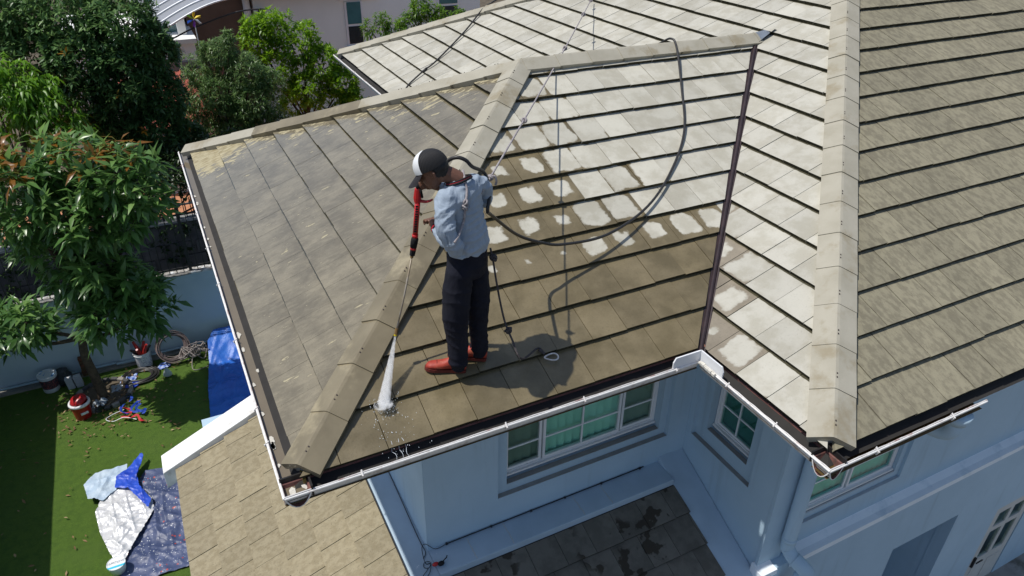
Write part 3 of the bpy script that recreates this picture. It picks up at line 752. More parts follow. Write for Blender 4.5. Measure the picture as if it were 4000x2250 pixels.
g = MB(); g.add([(-9,YB+.15,ZG-.02),(9,YB+.15,ZG-.02),(9,Y2,ZG-.02),(-9,Y2,ZG-.02)], [(0,1,2,3)]); tag(g.build('alley_ground', simple('dark_alley_earth', (.04,.038,.034), (.025,.024,.022), 3, .95)), kind='structure')

# ---- background houses
M['bgwall'] = simple('pale_grey_render', (.80,.83,.80), (.76,.79,.76), 1, .85, .25, .2, .004)
M['bgwhite'] = simple('bright_white_render', (.82,.82,.80), (.78,.78,.77), 1.5, .8, .3, 0)
M['brownwall'] = simple('brown_cladding', (.16,.105,.075), (.13,.085,.06), 2, .8, .3, 0)
M['redtile'] = simple('red_roof_sheet', (.45,.115,.075), (.36,.085,.06), 3, .7, .3, .2, .01)
M['darkgap'] = simple('dark_glass_room', (.025,.035,.04), rough=.2)
hb = empty('grey_house', (7, 24.5, ZG)); tag(hb, 'pale grey rendered house with narrow tall windows behind the bright green trees', 'house')
b = MB(); b.box((3.75,24.0,ZG), (12.35,30,3.2)); b.build('wall', M['bgwall'], hb)
def bgwin(x0, x1, z0, z1, zt, par, arch=False):
    b = MB(); b.box((x0-.07,23.93,z0-.07),(x1+.07,23.998,z1+.02)); w_ = b.build('window', M['white_clean'], par)
    for za, zb, gm_ in ((z0, zt-.04, 'darkgap'), (zt+.04, z1, 'glassbg')):
        b = MB(); b.box((x0,23.915,za),(x1,23.929,zb)); b.build('pane', M[gm_], w_)
    b = MB(); b.box((x0-.12,23.85,z0-.16),(x1+.12,23.998,z0-.075)); b.build('sill', M['white_clean'], w_)
M['glassbg'] = simple('teal_reflecting_glass', (.07,.19,.20), (.05,.14,.15), 1.2, .12, .6, 0)
bgwin(6.98, 7.50, -2.68, -1.22, -2.02, hb)
bgwin(10.6, 11.35, -2.3, -.6, -1.55, hb)
b = MB(); b.box((6.75,23.9,-1.16),(8.2,23.998,-.95)); b.build('band', M['bgwhite'], hb)
b = MB(); b.box((3.2,23.4,-.75),(7.4,24.6,-.62)); b.build('eave', M['brownwall'], hb)
b = MB(); b.box((1.55,24.4,ZG),(3.749,30,1.5)); b.build('wall', M['brownwall'], hb)
b = MB(); b.tube([(3.55,24.2,ZG),(3.55,24.2,-.7)], .12, 12); b.build('column', M['bgwhite'], hb)
for k in range(4):
    b = MB(); b.box((3.80+.0,24.0-.02-.0,-2.0+0*k),(3.82,24.0-.005,-.8)); 
b = MB(); c = np.array((3.95, 23.8, -1.35)); b.lathe(c, [(.0,.16),(.10,.10),(.11,.02),(.07,-.16),(.03,-.20),(0,-.2)], 8); b.build('lantern', M['iron'], hb)
hw = empty('white_house', (.8, 23, ZG)); tag(hw, 'small white building with red sheet roof glimpsed between the trees', 'house')
b = MB(); b.box((-2.2,22.5,ZG),(1.54,28,-1.86)); b.build('wall', M['bgwhite'], hw)
b = MB(); b.box((-2.3,22.3,-1.86),(1.6,28,-1.72)); b.build('ledge', M['bgwhite'], hw)
b = MB(); b.box((.0,23.4,-1.72),(.35,28,.6)); b.box((1.15,23.0,-1.72),(1.40,28,.6)); b.build('pillar', M['bgwhite'], hw)
b = MB(); b.box((.36,23.6,-1.72),(1.14,23.65,.5)); b.build('window', M['glassbg'], hw)
b = MB()
b.add([(-.9,19.3,-3.55),(1.4,19.3,-3.55),(2.2,21.2,-2.35),(-.9,21.2,-2.35)], [(0,1,2,3)]); rr = b.build('roof', M['redtile'], hw)
for k in range(9):
    x = -.8+k*.24; b = MB(); b.tube([(x,19.3,-3.53),(x+(.8*k/8),21.2,-2.33)], .03, 6); b.build('roof_rib', M['redtile'], rr)
b = MB(); b.box((-.9,21.15,-2.38),(2.3,21.4,-2.15)); b.build('ridge_cap', simple('grey_ridge', (.25,.22,.2), rough=.8), hw)
b = MB(); b.box((-.85,20.0,ZG),(1.6,21.0,-3.3)); b.build('wall', M['bgwhite'], hw)
# curved translucent awning on the white house
aw = empty('curved_awning', (1.2, 20.8, -.6)); tag(aw, 'curved grey polycarbonate awning with white ribs between the tree tops', 'awning')
def awp(u, v):    # u along ribs (curve), v across
    x = .55+2.0*u; z = -1.08+.78*math.sin(u*1.35)/math.sin(1.35)*1.0; y = 20.3
    return np.array((x-.55*v, y+1.9*v, z+.25*v))
n = 10; vs = [awp(i/n, j/4) for j in range(5) for i in range(n+1)]
b = MB(); b.add(vs, [(j*(n+1)+i, j*(n+1)+i+1, (j+1)*(n+1)+i+1, (j+1)*(n+1)+i) for j in range(4) for i in range(n)]); b.build('awning_sheet', simple('grey_polycarbonate', (.30,.31,.33), (.24,.25,.27), 40, .3, .6, .3, .01), aw, smooth=True)
for j in range(5):
    b = MB(); b.tube([awp(i/n, j/4)+(0,0,.02) for i in range(n+1)], .028, 6); b.build('rib', M['white_clean'], aw)
b = MB(); b.tube([awp(0, v)+(0,0,.02) for v in (0, .5, 1)], .035, 6); b.build('edge_bar', M['white_clean'], aw)
b = MB(); b.tube(smooth_path([awp(0,0)+(0,0,-.02), awp(0,0)+(.15,0,-.22), awp(.4,0)+(.1,0,-.35), awp(.8,0)+(.6,.1,-.3), np.array((3.7,21,-.75))], 5), .022, 6); b.build('bracket', M['iron'], aw)
pw = empty('toy_pinwheel', (1.30, 17.5, -.3)); tag(pw, 'bright yellow, purple and green toy pinwheel above the feathery tree', 'pinwheel')
for k, c in enumerate(((.80,.50,.02),(.85,.62,.05),(.75,.70,.66),(.25,.02,.35),(.02,.10,.50),(.30,.55,.03))):
    a = math.radians(70-60*k); r1 = .17; d1 = np.array((math.cos(a), -.2, math.sin(a))); d2 = np.array((math.cos(a+.6), .1, math.sin(a+.6)))
    p0 = np.array((1.30, 17.5, -.27)); b = MB()
    b.add([p0, p0+d1*r1, p0+(d1+d2)*r1*.62+np.array((0,-.06,0)), p0+d2*r1*.6], [(0,1,2,3)]); b.build('petal', simple('pinwheel_plastic', c, c, 3, .4, .5, 0), pw)
b = MB(); b.tube([(1.30,17.52,-.28),(1.31,17.52,-1.6)], .012, 6); b.build('stick', M['white_clean'], pw)

# ================================================================== TREES
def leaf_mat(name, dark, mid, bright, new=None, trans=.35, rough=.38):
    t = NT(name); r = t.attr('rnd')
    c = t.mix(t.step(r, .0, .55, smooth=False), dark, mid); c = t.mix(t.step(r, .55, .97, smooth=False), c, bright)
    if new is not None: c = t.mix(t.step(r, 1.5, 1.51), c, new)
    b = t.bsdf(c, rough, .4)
    tr = t.n('ShaderNodeBsdfTranslucent'); t.l(t.mix(.5, c, tuple(min(1, q*2.2) for q in bright)), tr.inputs[0])
    mx = t.n('ShaderNodeMixShader'); mx.inputs[0].default_value = trans; t.l(b, mx.inputs[1]); t.l(tr.outputs[0], mx.inputs[2])
    return t.done(mx.outputs[0])
M['bark'] = simple('tree_bark', (.13,.095,.065), (.075,.055,.04), 14, .95, .2, .7, .015)
def leaves(name, P, A, per, ln, wd, spread, droop, mat, parent, rnd=None, kind=None):
    """P whorl points, A axes; every whorl carries 'per' folded leaves"""
    P = np.repeat(P, per, 0); A = np.repeat(A, per, 0); N = len(P)
    A = A/np.linalg.norm(A, axis=1, keepdims=True)
    ref = np.where(np.abs(A[:, 2:3]) < .9, np.array([[0, 0, 1.]]), np.array([[1., 0, 0]]))
    u = np.cross(A, ref); u /= np.linalg.norm(u, axis=1, keepdims=True); v = np.cross(A, u)
    ph = RNG.uniform(0, 2*np.pi, N)[:, None]; th = (spread*RNG.uniform(.55, 1.25, N))[:, None]
    d = A*np.cos(th)+(u*np.cos(ph)+v*np.sin(ph))*np.sin(th)
    l = (ln*RNG.uniform(.45, 1.3, N))[:, None]
    base = P+d*l*.08+RNG.normal(0, ln*.10, (N, 3))
    dn = np.array([[0, 0, -1.]])
    d1 = d+dn*droop*.35; d1 /= np.linalg.norm(d1, axis=1, keepdims=True)
    d2 = d+dn*droop*RNG.uniform(.7, 1.4, N)[:, None]; d2 /= np.linalg.norm(d2, axis=1, keepdims=True)
    mid = base+d1*l*.45; tip = mid+d2*l*.55
    sd_ = np.cross(d1, np.array([[0, 0, 1.]])+RNG.normal(0, .25, (N, 3))); sd_ /= np.linalg.norm(sd_, axis=1, keepdims=True)+1e-9
    nr = np.cross(sd_, d1); w = (wd*RNG.uniform(.75, 1.2, N))[:, None]
    a = mid+sd_*w*.5+nr*w*.12; b = mid-sd_*w*.5+nr*w*.12
    V = np.stack([base, a, mid, b, tip], 1).reshape(-1, 3)
    idx = np.arange(N)[:, None]*5
    F = np.concatenate([idx+np.array([[0, 2, 1]]), idx+np.array([[0, 3, 2]]), idx+np.array([[1, 2, 4]]), idx+np.array([[2, 3, 4]])], 1).reshape(-1, 3)
    me = bpy.data.meshes.new(name); me.vertices.add(len(V)); me.vertices.foreach_set('co', V.astype(np.float32).ravel())
    me.loops.add(len(F)*3); me.loops.foreach_set('vertex_index', F.ravel().astype(np.int32))
    me.polygons.add(len(F)); me.polygons.foreach_set('loop_start', np.arange(0, len(F)*3, 3, dtype=np.int32))
    me.update(calc_edges=True)
    r = RNG.uniform(0, 1, N) if rnd is None else np.repeat(rnd, per)+RNG.normal(0, .1, N)
    at = me.attributes.new('rnd', 'FLOAT', 'FACE'); at.data.foreach_set('value', np.repeat(r, 4).astype(np.float32))
    o = link_mesh(name, me, mat, parent)
    if kind: o['kind'] = kind
    return o
def lobe_points(lobes, seed=0, gap=.0, gs=1.6, shell=.55):
    P = []; A = []
    for (c, r, n) in lobes:
        c = np.array(c, float); r = np.array(r if not np.isscalar(r) else (r, r, r), float)
        q = RNG.normal(0, 1, (n, 3)); q /= np.linalg.norm(q, axis=1, keepdims=True)
        rad = shell+(1-shell)*RNG.uniform(0, 1, n)**.6
        rad *= np.array([1+.30*mnoise.noise(Vector(c*.7+qq*1.6)+Vector((seed, 0, 0))) for qq in q])
        p = c+q*r*rad[:, None]
        if gap > 0:
            k = np.array([mnoise.noise(Vector(pp*gs)+Vector((seed*3.1, 5, 1))) > -gap*0+gap-.5 for pp in p]); p, q = p[k], q[k]
        P.append(p); A.append(q+np.array([0, 0, .55]))
    return np.concatenate(P), np.concatenate(A)
def trunk(parent, base, pts, r0, r1, limbs, name='trunk'):
    b = MB(); path = smooth_path([base]+pts, 5); n = len(path)
    b.tube(path, [r0*(1.25 if i == 0 else 1)+(r1-r0)*i/(n-1) for i in range(n)], 10)
    for (a, c) in limbs:
        a, c = np.array(a, float), np.array(c, float); m_ = (a+c)/2+np.array((0, 0, -.12))*np.linalg.norm(c-a)+RNG.normal(0, .06, 3)
        b.tube(smooth_path([a, m_, c], 5), np.linspace(r1*.8, r1*.22, 11).tolist(), 7)
    return b.build(name, M['bark'], parent, smooth=True)
M['lf_mango'] = leaf_mat('mango_leaf', (.038,.092,.024), (.08,.175,.042), (.19,.32,.09), (.22,.085,.012), .34, .30)
M['lf_mangob'] = leaf_mat('bright_mango_leaf', (.030,.085,.006), (.07,.175,.010), (.14,.29,.02), None, .4)
M['lf_dark'] = leaf_mat('dark_evergreen_leaf', (.034,.082,.027), (.072,.155,.048), (.17,.28,.09), (.40,.15,.01), .30)
M['lf_feather'] = leaf_mat('feathery_leaf', (.042,.088,.028), (.09,.17,.05), (.19,.28,.095), None, .4)
M['lf_bright'] = leaf_mat('lime_leaf', (.06,.13,.008), (.125,.25,.012), (.22,.37,.02), None, .42)
M['lf_mid'] = leaf_mat('fresh_green_leaf', (.04,.10,.010), (.09,.19,.018), (.17,.29,.03), None, .4)
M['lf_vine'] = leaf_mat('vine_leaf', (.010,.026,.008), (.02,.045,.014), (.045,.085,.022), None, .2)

# small mango tree inside the garden
t1 = empty('mango_tree', (-2.3, 10.05, ZG)); tag(t1, 'small mango tree with drooping glossy leaves and rusty new shoots, inside the garden wall', 'tree')
lob = [((-2.27,10.03,-1.08),(.62,.6,.42),46),((-1.63,10.0,-1.05),(.60,.55,.42),46),((-.95,9.45,-1.12),(.52,.5,.40),40),((-.62,9.15,-1.5),(.32,.35,.28),18),
       ((-2.44,9.9,-1.75),(.60,.6,.5),46),((-1.75,9.5,-1.75),(.62,.55,.5),50),((-1.13,9.35,-1.85),(.5,.5,.42),34),((-2.25,9.85,-2.5),(.45,.45,.36),24),
       ((-1.64,9.4,-2.85),(.45,.42,.36),34),((-1.25,9.35,-3.25),(.45,.42,.36),36),((-2.0,9.75,-3.0),(.42,.4,.36),26),((-1.66,9.4,-3.65),(.50,.45,.42),44),((-1.0,9.4,-3.72),(.34,.36,.34),22),
       ((-3.13,10.25,-3.96),(.40,.4,.32),24),((-3.6,10.6,-4.4),(.42,.4,.36),24),((-2.1,9.85,-3.9),(.3,.3,.3),12)]
lob = [(c, tuple(q*1.18 for q in r), int(n*1.55)) for c, r, n in lob]; P, A = lobe_points(lob, 3, .05, 2.2, .4)
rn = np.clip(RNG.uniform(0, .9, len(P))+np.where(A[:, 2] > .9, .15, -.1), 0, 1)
new = (P[:, 2] > -1.05) & (RNG.uniform(0, 1, len(P)) < .26); rn[new] = 2.0
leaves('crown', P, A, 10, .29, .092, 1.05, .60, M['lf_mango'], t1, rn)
trunk(t1, (-2.3,10.05,ZG), [(-2.33,10.04,-5.3),(-2.36,10.03,-4.8),(-2.28,10.0,-4.3),(-2.1,9.9,-3.5)], .095, .06,
      [((-2.3,10.0,-4.4), l[0]) for l in lob[-8:]]+[((-2.1,9.9,-3.5), l[0]) for l in lob[:9]])
# bright mango at the left edge, beyond the wall
t2 = empty('mango_tree', (-3.2, 14.0, ZG)); tag(t2, 'lime green mango tree with hanging leaves at the left picture edge behind the wall', 'tree')
lob = [((-2.6,14.05,-.6),(.5,.5,.40),36),((-2.31,13.91,-.95),(.5,.5,.42),38),((-2.04,13.77,-1.3),(.42,.45,.36),28),((-2.72,14.13,-1.35),(.6,.6,.45),44),((-3.0,14.2,-.9),(.5,.5,.5),36),((-1.8,13.66,-1.55),(.30,.35,.26),16)]
lob = [(c, tuple(q*1.2 for q in r), int(n*2)) for c, r, n in lob]; P, A = lobe_points(lob, 5, .04, 2.2, .5)
leaves('crown', P, A, 10, .25, .06, 1.0, 1.5, M['lf_mangob'], t2, np.clip(RNG.uniform(0, 1, len(P))*.6+np.clip((P[:, 2]+1.6)*.5, 0, .5), 0, 1))
trunk(t2, (-3.2,14.0,ZG), [(-3.1,14.0,-4.5),(-2.9,14.0,-3.0),(-2.7,14.0,-1.6)], .11, .05, [((-2.9,14,-3), l[0]) for l in lob])
# big dark evergreen
t3 = empty('evergreen_tree', (-1.1, 15.5, ZG)); tag(t3, 'large dense dark evergreen tree filling the upper left corner', 'tree')
lob = [((-2.35,15.9,.2),.62,420),((-1.31,15.47,.35),.75,560),((-.35,15.0,.15),.72,560),((.10,14.8,-.35),.50,330),((-2.2,15.65,-.55),.62,420),((-1.24,15.1,-.6),.72,560),((-.45,14.8,-.9),.68,560),
       ((.05,14.8,-1.35),.52,380),((-1.5,15.3,-1.6),.62,360),((-.91,15.1,-1.9),.62,380),((-.15,14.9,-2.15),.60,420),((-1.0,15.4,-2.7),.55,300),((-.55,15.15,-2.9),.58,380),((0.0,15.1,-3.1),.52,340),((.40,15.2,-2.65),.42,240),((-2.4,16,-1.2),.35,120),((-2.9,16.3,.4),.7,380)]
lob = [(c, r*1.18, int(n*1.5)) for c, r, n in lob]; P, A = lobe_points(lob, 9, .10, 1.9, .45)
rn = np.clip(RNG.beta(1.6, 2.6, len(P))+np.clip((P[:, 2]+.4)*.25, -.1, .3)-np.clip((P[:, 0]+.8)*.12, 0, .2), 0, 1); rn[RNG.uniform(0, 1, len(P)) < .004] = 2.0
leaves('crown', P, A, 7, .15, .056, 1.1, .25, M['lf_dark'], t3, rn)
trunk(t3, (-1.1,15.5,ZG), [(-1.05,15.5,-4.5),(-1.1,15.4,-3.0),(-1.0,15.3,-1.4),(-1.0,15.2,-.4)], .17, .08, [((-1.05,15.4,-3.2), l[0]) for l in lob[8:16]]+[((-1.0,15.3,-1.4), l[0]) for l in lob[:8]])
# feathery tree in the middle
t4 = empty('feathery_tree', (1.5, 16.0, ZG)); tag(t4, 'greyish green tree with fine feathery foliage, between the dark evergreen and the lime tree', 'tree')
lob = [((1.69,16,-.85),.34,200),((1.16,16.25,-1.3),.42,280),((2.13,15.75,-1.3),.45,300),((1.47,15.8,-1.8),.5,340),((2.16,15.55,-2.0),.52,340),((.92,16.35,-2.1),.42,240),((1.72,15.75,-2.55),.52,340),((1.15,16.2,-2.8),.48,280),((2.4,15.6,-2.55),.48,300),((.65,16.7,-2.7),.42,200),((2.6,15.7,-1.6),.36,180),((1.6,15.8,-3.2),.6,300),((2.4,15.6,-3.2),.5,260),((.6,16.3,-3.4),.6,300),((1.9,15.9,-.45),.14,40),((1.3,16.1,-.75),.16,50)]
lob = [(c, r*1.12, int(n*1.5)) for c, r, n in lob]; P, A = lobe_points(lob, 13, .08, 2.3, .35)
leaves('crown', P, A, 9, .115, .026, 1.25, .45, M['lf_feather'], t4, np.clip(RNG.beta(1.5, 2.2, len(P))+np.clip((P[:, 2]+2.2)*.14, -.1, .25), 0, 1))
trunk(t4, (1.5,16,ZG), [(1.5,16,-4.5),(1.55,16,-3.3),(1.6,15.95,-2.2)], .10, .045, [((1.55,16,-3.3), l[0]) for l in lob])
# lime tree
t5 = empty('lime_green_tree', (3.9, 18.0, ZG)); tag(t5, 'sunlit yellow-green tree with a domed top in front of the grey house', 'tree')
lob = [((3.45,18.1,-.70),.48,170),((2.95,18.4,-1.2),.50,170),((4.0,17.9,-1.2),.55,200),((4.5,17.6,-1.75),.52,190),((4.95,17.4,-2.3),.48,170),((3.3,18.0,-1.85),.55,190),((4.0,17.7,-2.4),.55,180),((2.9,18.4,-.75),.34,90),((5.2,17.25,-2.8),.40,120),((3.6,18.2,-2.9),.45,120),((4.6,17.5,-2.9),.45,120)]
P, A = lobe_points(lob, 21, .12, 2.0, .5)
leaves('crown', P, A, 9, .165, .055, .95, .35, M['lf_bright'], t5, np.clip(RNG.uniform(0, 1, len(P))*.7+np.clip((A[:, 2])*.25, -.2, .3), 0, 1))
trunk(t5, (3.9,18,ZG), [(3.9,18,-4.6),(3.95,17.95,-3.6),(3.9,17.9,-2.4)], .09, .05, [((3.95,17.95,-3.6), l[0]) for l in lob])
# low tree beyond the main roof
t6 = empty('fresh_green_tree', (7.7, 19.0, ZG)); tag(t6, 'loose fresh green tree top showing over the far edge of the main roof', 'tree')
lob = [((6.84,19.4,-1.1),.30,60),((7.6,19.0,-1.25),.45,130),((7.97,18.8,-.65),.34,90),((8.5,18.55,-.95),.42,110),((6.5,19.55,-1.3),.26,40),((7.26,19.2,-1.55),.45,120),((8.95,18.3,-.85),.26,50),((8.0,18.8,-1.7),.5,120)]
P, A = lobe_points(lob, 31, .14, 2.0, .3)
leaves('crown', P, A, 9, .17, .045, 1.2, .6, M['lf_mid'], t6, RNG.uniform(0, 1, len(P)))
trunk(t6, (7.7,19,ZG), [(7.7,19,-4.5),(7.7,19,-2.6)], .10, .05, [((7.7,19,-2.8), l[0]) for l in lob])
# vines on the neighbour's fence, shrubs behind
v1 = empty('fence_vine', (-1, Y2, Z2)); tag(v1, "dark vine tangled over the neighbour's iron fence", 'vine')
P = np.stack([RNG.uniform(-4, 3.4, 900), RNG.uniform(Y2-.12, Y2+.28, 900), np.zeros(900)], 1)
P[:, 2] = Z2+1.35-np.abs(RNG.normal(0, .42, 900)); keep = np.array([mnoise.noise(Vector((p[0]*1.7, p[2]*2.2, 0))) > -.12 for p in P]); P = P[keep]
A = np.stack([RNG.normal(0, .5, len(P)), -np.ones(len(P)), np.full(len(P), .4)], 1)
leaves('foliage', P, A, 7, .10, .06, 1.1, .4, M['lf_vine'], v1)
P = np.stack([RNG.uniform(-4, 3.4, 420), RNG.uniform(Y2-.14, Y2-.03, 420), RNG.uniform(-4.9, Z2+.1, 420)], 1); keep = np.array([mnoise.noise(Vector((p[0]*1.3, p[2]*.7, 4))) > .08 for p in P]); P = P[keep]
A = np.stack([RNG.normal(0, .5, len(P)), -np.ones(len(P)), np.full(len(P), .2)], 1)
leaves('hanging_strands', P, A, 7, .09, .055, 1.1, .7, M['lf_vine'], v1)
s1 = empty('dark_shrub', (-.8, 14.2, ZG)); tag(s1, 'dark shrub in deep shade under the evergreen, behind the fence vine', 'shrub')
lob = [((-1.6,14.1,-3.6),.6,260),((-.9,14.0,-3.2),.45,200),((.1,14.0,-2.7),.36,170),((.8,14.0,-2.6),.4,200),((1.4,14.2,-2.7),.45,200),((-2.4,14.2,-3.4),.6,260),((-1.2,14.0,-2.7),.5,200),((2.0,14.6,-3.2),.5,200)]
P, A = lobe_points(lob, 41, .08, 1.6, .4); leaves('foliage', P, A, 7, .13, .05, 1.1, .4, M['lf_vine'], s1)
trunk(s1, (-.8,14.2,ZG), [(-.8,14.15,-4.8),(-.6,14.1,-3.6)], .07, .04, [((-.7,14.1,-4.2), l[0]) for l in lob], 'stem')

# ================================================================== GARDEN THINGS
def sheet(name, outline, zfn, mat, parent=None, rings=16, nb=140):
    o = np.array(outline, float); c = o.mean(0); seg = np.linalg.norm(np.roll(o, -1, 0)-o, axis=1); cum = np.concatenate([[0], np.cumsum(seg)])
    bd = []
    for k in range(nb):
        s = cum[-1]*k/nb; i = int(np.searchsorted(cum, s, 'right')-1); i = min(i, len(o)-1); u = (s-cum[i])/seg[i]; bd.append(o[i]+(o[(i+1) % len(o)]-o[i])*u)
    bd = np.array(bd)+np.array([[.012*mnoise.noise(Vector((k*.5, 1, 2))), .012*mnoise.noise(Vector((k*.5, 7, 2)))] for k in range(nb)])
    V = [(c[0], c[1], zfn(c[0], c[1], 0))]
    for j in range(1, rings+1):
        for k in range(nb):
            p = c+(bd[k]-c)*(j/rings); V.append((p[0], p[1], zfn(p[0], p[1], j/rings)))
    F = [(0, 1+k, 1+(k+1) % nb) for k in range(nb)]
    for j in range(rings-1):
        for k in range(nb): F.append((1+j*nb+k, 1+(j+1)*nb+k, 1+(j+1)*nb+(k+1) % nb, 1+j*nb+(k+1) % nb))
    b = MB(); b.add(V, F); return b.build(name, mat, parent, smooth=True)
def folds(seed, amp, sc, ang=0.0, stretch=3.0):
    rs = random.Random(seed); cre = [(rs.uniform(0, 6.28), rs.uniform(-1, 1), rs.uniform(.5, 1), rs.uniform(.5, 1.6)) for _ in range(9)]
    def f(x, y, r):
        ca, sa = math.cos(ang), math.sin(ang); u, v = (x*ca+y*sa)*sc*stretch, (-x*sa+y*ca)*sc
        h = (1-abs(mnoise.noise(Vector((u, v, seed)))*2.2)); h = max(h, 0)**2*.45
        for (a, o, st, fr) in cre:                                     # sharp pinched creases
            q = (x*math.cos(a)+y*math.sin(a))*sc*fr*1.6+o*5+.35*mnoise.noise(Vector((x*1.5, y*1.5, a)))
            q = q-math.floor(q); al = .5+.5*mnoise.noise(Vector((x*1.1+a, y*1.1, o*9)))
            h += st*al*max(0, 1-abs(q-.5)*7)*.42
        return ZG+.02+amp*h*(1-.55*r)+.004*mnoise.noise(Vector((x*16, y*16, seed)))
    return f
def tarp_mat(name, c1, c2, rough, spots=None, metallic=0):
    t = NT(name); c = t.mix(t.step(t.noise(3, 5), .35, .65), c1, c2)
    if spots:
        for (sc_, thr, col) in spots:
            m_ = t.math('MULTIPLY', t.step(t.vor(sc_), thr, thr-.03), t.step(t.noise(2.2, 3, .6, t.map(t.obj(), (1,1,1), (0,0,0), (sc_, 3, 0))), .50, .56))
            c = t.mix(m_, c, col)
    return t.done(t.bsdf(c, rough, .5, metallic, t.bump(t.noise(26, 5), .35, .02)))
M['tarp_blue'] = tarp_mat('blue_tarp', (.02,.115,.50), (.03,.16,.60), .42)
M['tarp_silver'] = tarp_mat('silver_tarp', (.68,.68,.69), (.60,.60,.62), .36, metallic=.2)
M['tarp_navy'] = tarp_mat('navy_paint_sheet', (.045,.062,.135), (.075,.095,.185), .45, [(16, .16, (.62,.63,.66)), (11, .20, (.40,.06,.05)), (26, .18, (.60,.62,.66))])
M['tarp_royal'] = tarp_mat('royal_blue_tarp', (.015,.05,.42), (.03,.09,.55), .4)
tag(sheet('blue_tarp', [(-.52,8.15),(-.46,8.9),(-.40,9.6),(-.30,10.2),(-.22,10.7),(-.05,10.92),(.9,10.9),(1.3,9.6),(1.1,8.0),(.3,7.7)], (lambda f_: (lambda x, y, r: f_(x, y, r)+max(0, y-10.2)*.55+max(0, .12-abs(y-9.3))*.5))(folds(2, .14, .9, 1.2, 2.6)), M['tarp_blue'], nb=260, rings=60), 'crumpled bright blue tarpaulin lying by the foot of the garden wall', 'tarpaulin')
tag(sheet('navy_sheet', [(-1.95,7.05),(-1.70,7.50),(-1.30,7.42),(-.80,7.3),(-.6,6.2),(-.6,5.0),(-1.16,5.10),(-1.6,5.12),(-1.98,5.05),(-2.16,5.35),(-2.05,5.9),(-1.9,6.5)], folds(5, .115, 1.2, .5, 1.6), M['tarp_navy'], nb=260, rings=60), 'dark navy dust sheet spattered with white and red paint on the lawn', 'dust sheet')
def lift(f, d): return lambda x, y, r: f(x, y, r)+d
tag(sheet('silver_tarp', [(-2.34,7.22),(-2.05,7.32),(-1.80,7.12),(-1.62,6.72),(-1.60,6.45),(-1.74,6.2),(-1.97,5.8),(-2.14,5.46),(-2.27,5.8),(-2.40,6.3),(-2.46,6.75)], lift(folds(8, .11, 1.9, 1.4, 2.2), .07), M['tarp_silver'], nb=220, rings=46), 'silver tarpaulin bunched up on the dark paint sheet', 'tarpaulin')
tag(sheet('royal_blue_tarp', [(-2.12,7.42),(-1.90,7.60),(-1.70,7.86),(-1.68,7.78),(-1.80,7.30),(-1.78,6.95),(-1.62,6.62),(-1.68,6.45),(-1.80,6.72),(-1.95,7.05),(-2.15,7.15)], lift(folds(12, .10, 2.2, .2, 1.8), .13), M['tarp_royal'], nb=150, rings=26), 'royal blue tarpaulin underside folded between silver and navy sheets', 'tarpaulin')
tag(sheet('pale_tarp_flap', [(-2.62,7.48),(-2.45,7.72),(-2.14,7.70),(-1.95,7.72),(-1.96,7.45),(-2.06,7.20),(-2.34,6.98),(-2.56,7.12)], lift(folds(15, .10, 1.6, .9, 1.5), .10), tarp_mat('pale_tarp', (.36,.47,.60), (.46,.55,.64), .45)), 'pale blue-grey folded tarpaulin flap at the shaded end of the sheets', 'tarpaulin')

def bucket(loc, r, h, body, lid, label, contents=None):
    o = empty('paint_bucket', (loc[0], loc[1], ZG)); tag(o, label, 'bucket')
    c = (loc[0], loc[1], ZG)
    b = MB(); b.lathe(c, [(0,.005),(r*.86,.0),(r*.88,.02),(r*.98,h*.92),(r*.98,h)], 28); b.build('bucket_body', body, o, smooth=True)
    b = MB(); b.lathe(c, [(r*.985,h*.86),(r*1.05,h*.86),(r*1.05,h*.89),(r*.99,h*.89)], 28); b.build('rim', M['white_clean'], o)
    if lid: b = MB(); b.lathe(c, [(r*1.05,h*.93),(r*1.06,h*1.01),(r*.98,h*1.03),(r*.92,h*1.005),(0,h*1.005)], 28); b.build('lid', lid, o)
    else:
        b = MB(); b.lathe(c, [(0,h*.7),(r*.93,h*.7)], 28); b.build('bucket_inside', M['iron'], o)
    b = MB(); b.tube([(c[0]+r*1.06*math.cos(a), c[1]+r*1.06*math.sin(a)*.5-.02, c[2]+h*.85-r*.5*math.sin(a)) for a in np.linspace(0, math.pi, 14)], .006, 6); b.build('handle', M['iron'], o)
    return o
def label_mat(name, c, band, b0, b1, print_c):
    t = NT(name); z = t.sep(t.obj())[2]; inb = t.math('MULTIPLY', t.step(z, ZG+b0-.004, ZG+b0), t.step(z, ZG+b1, ZG+b1-.004))
    col = t.mix(inb, c, band); pr = t.math('MULTIPLY', inb, t.step(t.noise(1, 2, .5, t.map(t.obj(), (40, 40, 90))), .56, .60)); col = t.mix(pr, col, print_c)
    return t.done(t.bsdf(col, .45, .5))
lidm = NT('printed_lid'); lidm = lidm.done(lidm.bsdf(lidm.mix(lidm.step(lidm.noise(7, 2), .60, .63), (.72,.73,.76), (.14,.34,.66)), .4, .5))
bucket((-3.22,10.78), .165, .38, label_mat('dark_label_bucket', (.62,.63,.65), (.035,.03,.045), .10, .31, (.45,.10,.09)), lidm, 'white lidded paint bucket with dark label, at the foot of the garden wall')
bk = bucket((-1.50,10.82), .165, .38, label_mat('white_bucket', (.68,.68,.72), (.70,.70,.74), .06, .30, (.16,.16,.28)), None, 'open white paint bucket holding red tools, beside the wire coil')
